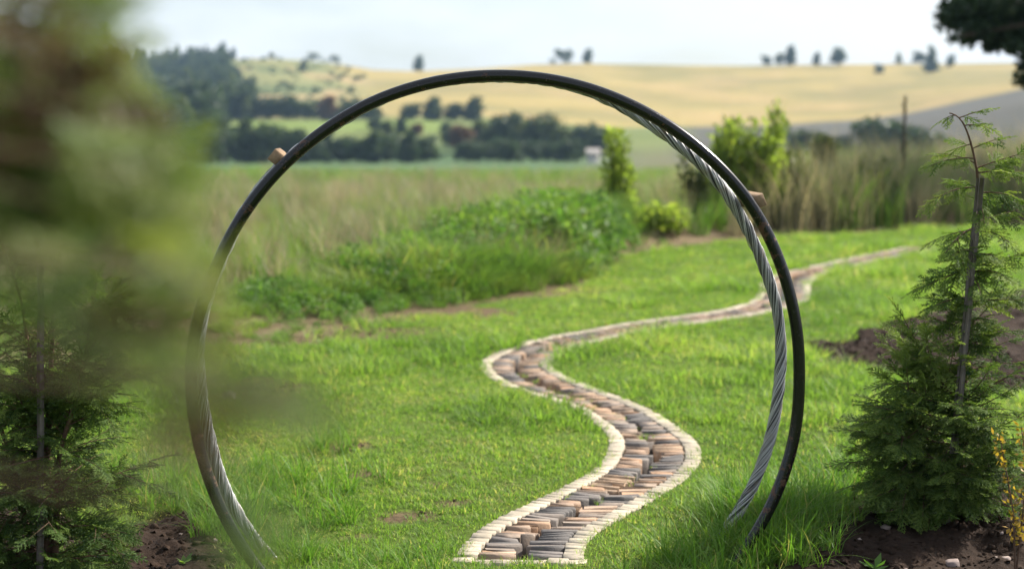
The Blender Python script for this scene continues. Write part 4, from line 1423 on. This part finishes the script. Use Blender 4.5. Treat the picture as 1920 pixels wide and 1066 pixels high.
def dead_stalk():
    c = P(1690, 420, 25.5)
    z0 = gz(c[0], 25.5)
    top = P(1690, 180, 25.5)[2] - z0
    root = empty('dead_flower_stalk', (c[0], 25.5, z0))
    tag(root, 'tall dark dead flower stalk rising from the grass left of the right cypress', 'plant')
    g = Geo(); g.tube(np.array([[0, 0, z] for z in np.linspace(0, top, 12)]), np.linspace(.028, .014, 12), 6)
    add('stem', g.mesh('stem', M['dark_bark'], True), root)
    rg = np.random.default_rng(3)
    g = Geo()
    for k in range(200):
        z = top * rg.uniform(.45, 1.0)
        a = rg.uniform(0, 2 * PI); q = .045 * rg.random() ** .5 * (1.25 - z / top)  * 2
        leaf(g, np.array([q * math.cos(a) * .7, q * math.sin(a) * .7, z]), rg, .05, .025, .0, .6)
    add('seed_head', g.mesh('seed_head', M['dark_bark']), root)
dead_stalk()

def big_tree():
    """broad dark tree whose low boughs hang into the top right corner"""
    x, y = 13.8, 30.0
    z0 = gz(x, y)
    root = empty('broadleaf_tree', (x, y, z0))
    tag(root, 'dark broad leaved tree whose low boughs hang into the top right corner', 'tree')
    base = np.array([x, y, z0])
    rg = np.random.default_rng(404)
    g = Geo()
    g.tube(dense3(np.array([[0, 0, 0], [.1, 0, 1.6], [-.1, .1, 3.2], [.2, 0, 6], [.1, 0, 8.5]]), .3), np.linspace(.26, .06, 29)[:len(dense3(np.array([[0, 0, 0], [.1, 0, 1.6], [-.1, .1, 3.2], [.2, 0, 6], [.1, 0, 8.5]]), .3))], 9)
    lobes = []
    for k in range(26):
        a = rg.uniform(0, 2 * PI); q = rg.uniform(1.2, 3.9); h = rg.uniform(3.9, 9.0)
        q *= np.interp(h, [3.5, 5.5, 9], [1, 1, .5])
        c = np.array([q * math.cos(a), q * math.sin(a), h])
        r = rg.uniform(.8, 1.35)
        lobes.append((*c, r, r, r * .72))
        g.tube(dense3(np.array([[0, 0, max(2.2, h * .5)], c * np.array([.5, .5, 1]) - [0, 0, .3], c]), .25), np.linspace(.07, .02, 40)[:len(dense3(np.array([[0, 0, max(2.2, h * .5)], c * np.array([.5, .5, 1]) - [0, 0, .3], c]), .25))], 5)
    # boughs in view
    for px, py, r in ((1905, 15, .75), (1850, 10, .62), (1800, 18, .50), (1780, 40, .28), (1830, 55, .42), (1880, 60, .50), (1925, 70, .55), (1905, 88, .26), (1860, 85, .22), (1815, 78, .20), (1790, 70, .15), (1922, 150, .22), (1940, 120, .4), (1960, 40, .9), (1985, 100, .7)):
        c = P(px, py, y + rg.uniform(-1.2, .6)) - base
        lobes.append((*c, r, r * 1.2, r * .62))
        g.tube(dense3(np.array([[0, 0, 3.0], (c + [0, 0, 3.6]) / 2 + [0, 0, .3], c]), .25), np.linspace(.05, .015, 40)[:len(dense3(np.array([[0, 0, 3.0], (c + [0, 0, 3.6]) / 2 + [0, 0, .3], c]), .25))], 5)
    add('trunk', g.mesh('trunk', M['dark_bark'], True), root)
    C = crown_pts(19000, rg, lobes[:26]); C2 = crown_pts(9000, rg, lobes[26:])
    C = np.vstack([C, C2]); n = len(C)
    V, F, T = leaves_np(C, .15, .09, np.clip(rg.normal(.45, .25, n), 0, 1), rg, -.2)
    add('crown', new_mesh('crown', V, F, M['boughleaf'], {'tint': ('FLOAT', T)}), root)
big_tree()

# far trees: a few kinds of unit height, copied
def tree_kind(shape, seed, mat, n=1300):
    rg = np.random.default_rng(seed)
    lobes = []
    if shape == 'round':
        for k in range(11):
            a = rg.uniform(0, 2 * PI); q = rg.uniform(.05, .27); h = rg.uniform(.2, .84)
            lobes.append((q * math.cos(a), q * math.sin(a), h, .18, .18, .15))
        lobes.append((0, 0, .5, .3, .3, .42))
    elif shape == 'tall':
        for f in np.linspace(.1, .93, 9):
            r = .20 * math.sin(PI * min(1, .25 + f * .68)) + .03
            lobes.append((rg.normal(0, .03), rg.normal(0, .03), f, r, r, .09))
    elif shape == 'cone':
        for f in np.linspace(.14, .95, 10):
            r = .25 * (1.05 - f) + .02
            lobes.append((rg.normal(0, .02), rg.normal(0, .02), f, r, r, .07))
    elif shape == 'wide':
        for k in range(14):
            a = rg.uniform(0, 2 * PI); q = rg.uniform(.1, .75); h = rg.uniform(.15, .82)
            lobes.append((q * math.cos(a), q * math.sin(a), h * (1 - .25 * q), .3, .3, .2))
    C = crown_pts(n, rg, lobes)
    V, F, T = leaves_np(C, .10, .075, np.clip(rg.normal(.45, .24, n), 0, 1), rg, .1)
    cr = new_mesh('crown', V, F, M[mat], {'tint': ('FLOAT', T)})
    g = Geo()
    g.tube(np.array([[0, 0, -.03], [.01, 0, .2], [0, .01, .45], [.01, 0, .8]]), np.array([.028, .022, .016, .004]), 6)
    for k in range(5):
        a = rg.uniform(0, 2 * PI); h = rg.uniform(.25, .5)
        g.tube(np.array([[0, 0, h], [.08 * math.cos(a), .08 * math.sin(a), h + .1], [.17 * math.cos(a), .17 * math.sin(a), h + .17]]), np.array([.012, .008, .003]), 4)
    tk = g.mesh('trunk', M['dark_bark'])
    return tk, cr
KINDS = {}
for shape in ('round', 'tall', 'cone', 'wide'):
    for mat in ('farleaf', 'farolive', 'farred'):
        KINDS[shape, mat] = tree_kind(shape, hash_seed := (len(KINDS) * 17 + 5), mat)

def far_tree(px, base_py, top_py, depth, shape, mat, label, group=None, width=1.0, name='far_tree'):
    x, y, _ = P(px, base_py, depth)
    z = gz(x, y)
    h = P(px, top_py, depth)[2] - z
    if h < 1.5:
        h = (base_py - top_py) / FPX * depth
    root = empty(name, (x, y, z))
    root.scale = (h * width, h * width, h)
    root.rotation_euler = (0, 0, (px * 1.7) % 6.28)
    tk, cr = KINDS[shape, mat]
    add('trunk', tk, root); add('crown', cr, root)
    tag(root, label, 'tree', group)
    return root

# ridge trees
for a in ((785, 134, 104, 955, 'tall', 'farleaf', 'lone tree on the yellow ridge left of the top of the ring', 1.5),
          (1053, 121, 88, 950, 'wide', 'farleaf', 'broad round tree on the ridge just right of the top of the ring', .85),
          (1102, 121, 92, 950, 'tall', 'farleaf', 'small tree right beside the broad round ridge tree', 1.5),
          (1437, 122, 102, 950, 'round', 'farleaf', 'leftmost small tree of the ridge group right of the ring', 1.4),
          (1460, 122, 98, 950, 'round', 'farolive', 'second tree from the left in the ridge group right of the ring', 1.1),
          (1482, 122, 86, 950, 'tall', 'farleaf', 'tallest tree of the ridge group right of the ring', 1.3),
          (1531, 122, 98, 950, 'tall', 'farleaf', 'thin ridge tree between the ridge group and the square crowned tree', 1.4),
          (1571, 121, 86, 945, 'round', 'farleaf', 'square crowned ridge tree left of the tree on the slope', 1.25),
          (1648, 139, 118, 880, 'round', 'farleaf', 'small tree below the ridge on the yellow slope', 1.2),
          (1685, 121, 98, 945, 'cone', 'farolive', 'pale pointed ridge tree above the small slope tree', 1.3),
          (1722, 120, 94, 945, 'round', 'farleaf', 'round ridge tree left of the large pointed tree', 1.3),
          (1745, 140, 86, 870, 'cone', 'farleaf', 'large pointed tree on the slope near the hanging boughs', 1.2),
          (1782, 128, 100, 910, 'round', 'farleaf', 'tree on the ridge just under the hanging dark boughs', 1.0),
          (510, 113, 98, 960, 'round', 'farolive', 'small tree on the left ridge above the scrub slope', 1.6),
          (570, 138, 110, 860, 'tall', 'farleaf', 'single tree on the scrub slope below the flat topped clump', 1.1),
          (590, 116, 97, 960, 'wide', 'farleaf', 'left half of the flat topped clump on the left ridge', 1.0),
          (625, 121, 102, 958, 'wide', 'farleaf', 'right half of the flat topped clump on the left ridge', 1.0),
          (413, 116, 88, 940, 'tall', 'farleaf', 'tall tree at the right end of the wooded ridge', 1.2),
          (437, 116, 90, 940, 'tall', 'farleaf', 'rightmost tall tree on the wooded ridge', 1.2)):
    far_tree(*a[:7], 'trees along the far ridge', a[7], 'ridge_tree')
# the row across the valley
ORD = ['first', 'second', 'third', 'fourth', 'fifth', 'sixth', 'seventh', 'eighth', 'ninth', 'tenth', 'eleventh', 'twelfth']
row = [(466, 238, 178, 'tall', 'farleaf'), (500, 236, 186, 'round', 'farleaf'), (537, 237, 182, 'round', 'farleaf'), (575, 238, 192, 'round', 'farleaf'), (614, 240, 188, 'tall', 'farred'), (655, 238, 192, 'round', 'farleaf'), (690, 238, 190, 'round', 'farleaf'), (770, 246, 198, 'round', 'farleaf'), (811, 246, 190, 'tall', 'farleaf'), (851, 242, 198, 'round', 'farleaf'), (888, 240, 190, 'tall', 'farleaf')]
for k, (px, b, t_, sh, mt) in enumerate(row):
    far_tree(px, b, t_ - 8, 505, sh, mt, '%s tree from the left in the spaced row across the valley%s' % (ORD[k], ', russet' if mt == 'farred' else ''), 'spaced row of trees across the valley', 1.8 if sh == 'round' else 1.9, 'row_tree')
# trees of the belt in the valley bottom
rg = np.random.default_rng(90)
for k, px in enumerate(np.linspace(290, 805, 30)):
    far_tree(px + rg.normal(0, 5), 310, rg.uniform(222, 238) + float(np.interp(px, [400, 520, 560, 800], [0, 4, 18, 22])), 300 + rg.uniform(-12, 25), 'round' if rg.random() < .7 else 'tall', 'farleaf', 'dark tree in the dense belt across the valley bottom left of centre', 'dark belt in the valley bottom', 1.25, 'belt_tree')
for k, px in enumerate(np.linspace(880, 1085, 11)):
    far_tree(px + rg.normal(0, 4), 308, rg.uniform(250, 272), 305 + rg.uniform(-10, 20), 'round', 'farleaf', 'dark low tree at the valley bottom inside the ring right of centre', 'dark low trees at the valley bottom right of centre', 1.5, 'low_tree')
for px, t_, dp, sh, mt, lab in ((705, 216, 410, 'round', 'farleaf', 'dark tree closing the right end of the bright green strip'),
                                (728, 224, 400, 'round', 'farolive', 'olive tree right of the bright green strip below the spaced row'),
                                (752, 218, 405, 'tall', 'farleaf', 'upright dark tree below the eighth tree of the spaced row'),
                                (782, 230, 395, 'round', 'farred', 'reddish tree above the dark belt left of centre'),
                                (838, 226, 400, 'round', 'farleaf', 'dark tree right of the small gap of bright field'),
                                (1115, 240, 380, 'round', 'farolive', 'olive tree above the white farm building')):
    far_tree(px, 280, t_, dp, sh, mt, lab, 'trees in the valley inside the ring', 1.5, 'valley_tree')
for px, b, t_, dp, mt, lab in ((865, 288, 232, 349, 'farred', 'russet tree inside the ring among green ones in the valley'),
                               (845, 290, 236, 365, 'farleaf', 'dark tree beside the gap of bright green field'),
                               (905, 286, 222, 365, 'farolive', 'yellow green tree right of the russet tree'),
                               (940, 275, 206, 357, 'farleaf', 'tall dark tree above the yellow green tree'),
                               (975, 280, 208, 365, 'farolive', 'broad olive tree in the valley right of centre'),
                               (1010, 280, 206, 357, 'farleaf', 'broad dark tree in the valley right of centre'),
                               (1045, 285, 218, 349, 'farolive', 'olive tree near the right end of the valley trees'),
                               (1088, 292, 226, 353, 'farleaf', 'dark tree left of the slim bright shrub'),
                               (1130, 285, 232, 349, 'farleaf', 'dark tree behind the slim bright shrub')):
    far_tree(px, b, t_, dp, 'round', mt, lab, 'trees in the valley inside the ring', 1.3, 'valley_tree')
for k, (px, t_) in enumerate(((1500, 236), (1530, 238), (1580, 246), (1640, 222), (1670, 214), (1710, 226), (1755, 240))):
    far_tree(px, 296, t_, 300, 'round', 'farleaf', 'blue dark tree behind the tall dry grass right of the ring', 'dark trees behind the tall grass', 1.4, 'hedge_tree')
# wood on the left hill: one mass
def wood():
    kinds = [KINDS[s, m][1] for s, m in (('tall', 'farleaf'), ('round', 'farleaf'), ('cone', 'farleaf'), ('tall', 'farolive'))]
    src = source('wood', kinds)
    rg = np.random.default_rng(91)
    pts, sc = [], []
    for _ in range(760):
        dp = rg.uniform(345, 955)
        lim = np.interp(dp, [345, 500, 650, 800, 955], [330, 470, 470, 440, 425])
        px = rg.uniform(-120, lim)
        x, y, _z = P(px, 200, dp)
        pts.append((x, y, gz(x, y) - .3)); sc.append(rg.uniform(8, 14) * (1.0 if dp < 800 else .85))
    n = len(pts)
    rot = np.stack([np.zeros(n), np.zeros(n), rg.uniform(0, 6.28, n)], -1)
    o = scatter('hillside_wood', np.array(pts), np.array(sc), rot, src)
    tag(o, 'dark wood covering the left hillside behind the near foliage', 'wood', kind='stuff')
wood()
# scrub dots on the left slope
def scrub():
    src = source('scrub', [KINDS['wide', 'farolive'][1], KINDS['wide', 'farleaf'][1]])
    rg = np.random.default_rng(92)
    pts, sc = [], []
    for _ in range(150):
        dp = rg.uniform(560, 950); px = rg.uniform(430, 700 - (dp - 560) * .05)
        x, y, _z = P(px, 180, dp)
        if fbm(np.array([x / 40]), np.array([y / 30]), 52)[0] > .44:
            pts.append((x, y, gz(x, y) - .2)); sc.append(rg.uniform(1.2, 3.0))
    n = len(pts)
    o = scatter('slope_scrub', np.array(pts), np.array(sc), np.stack([np.zeros(n), np.zeros(n), rg.uniform(0, 6.28, n)], -1), src)
    tag(o, 'low scrub dotted over the greenish left slope', 'scrub', kind='stuff')
scrub()

def farmhouse():
    x, y, _ = P(1112, 300, 300)
    z = gz(x, y)
    zt = P(1112, 286, 300)[2]
    z = min(z, zt - 2.6) if zt - z < 2 else z
    root = empty('farmhouse', (x, y, z))
    tag(root, 'tiny white farm building in the valley left of the slim bright shrub', 'building')
    w, d, h = 1.25, 2.0, max(2.2, zt - z - .5)
    def box(name, x0, x1, y0, y1, z0, z1, mat, par):
        V = [(x0, y0, z0), (x1, y0, z0), (x1, y1, z0), (x0, y1, z0), (x0, y0, z1), (x1, y0, z1), (x1, y1, z1), (x0, y1, z1)]
        F = [[0, 1, 5, 4], [1, 2, 6, 5], [2, 3, 7, 6], [3, 0, 4, 7], [4, 5, 6, 7]]
        return add(name, new_mesh(name, V, F, mat), par)
    wall = box('wall', -w, w, -d, d, 0, h, M['white_wall'], root)
    V = [(-w - .3, -d - .3, h + .01), (w + .3, -d - .3, h + .01), (w + .3, d + .3, h + .01), (-w - .3, d + .3, h + .01), (-w - .3, 0, h + .9), (w + .3, 0, h + .9)]
    me = bpy.data.meshes.new('roof'); me.from_pydata(V, [], [(0, 1, 5, 4), (3, 4, 5, 2), (0, 4, 3), (1, 2, 5), (0, 3, 2, 1)]); me.materials.append(M['roof'])
    add('roof', me, root)
    for wx in (-.65, .6):
        box('window', wx - .35, wx + .35, -d - .03, -d - .005, 1.0, 1.9, M['pane'], root)
farmhouse()

# ------------------------------------------------------------------ air
def haze():
    V = [(-2700, -2700, -75), (2700, -2700, -75), (2700, 2700, -75), (-2700, 2700, -75), (-2700, -2700, 90), (2700, -2700, 90), (2700, 2700, 90), (-2700, 2700, 90)]
    F = [[3, 2, 1, 0], [4, 5, 6, 7], [0, 1, 5, 4], [1, 2, 6, 5], [2, 3, 7, 6], [3, 0, 4, 7]]
    m = bpy.data.materials.new('pale_air')
    m.use_nodes = True
    t = m.node_tree
    t.nodes.clear()
    out = t.nodes.new('ShaderNodeOutputMaterial')
    v = t.nodes.new('ShaderNodeVolumePrincipled')
    v.inputs['Color'].default_value = (.50, .74, 1.0, 1)
    v.inputs['Density'].default_value = 0.00016
    v.inputs['Anisotropy'].default_value = 0.0
    t.links.new(v.outputs[0], out.inputs['Volume'])
    o = add('haze', new_mesh('haze', V, F, m))
    tag(o, kind='stuff')
haze()
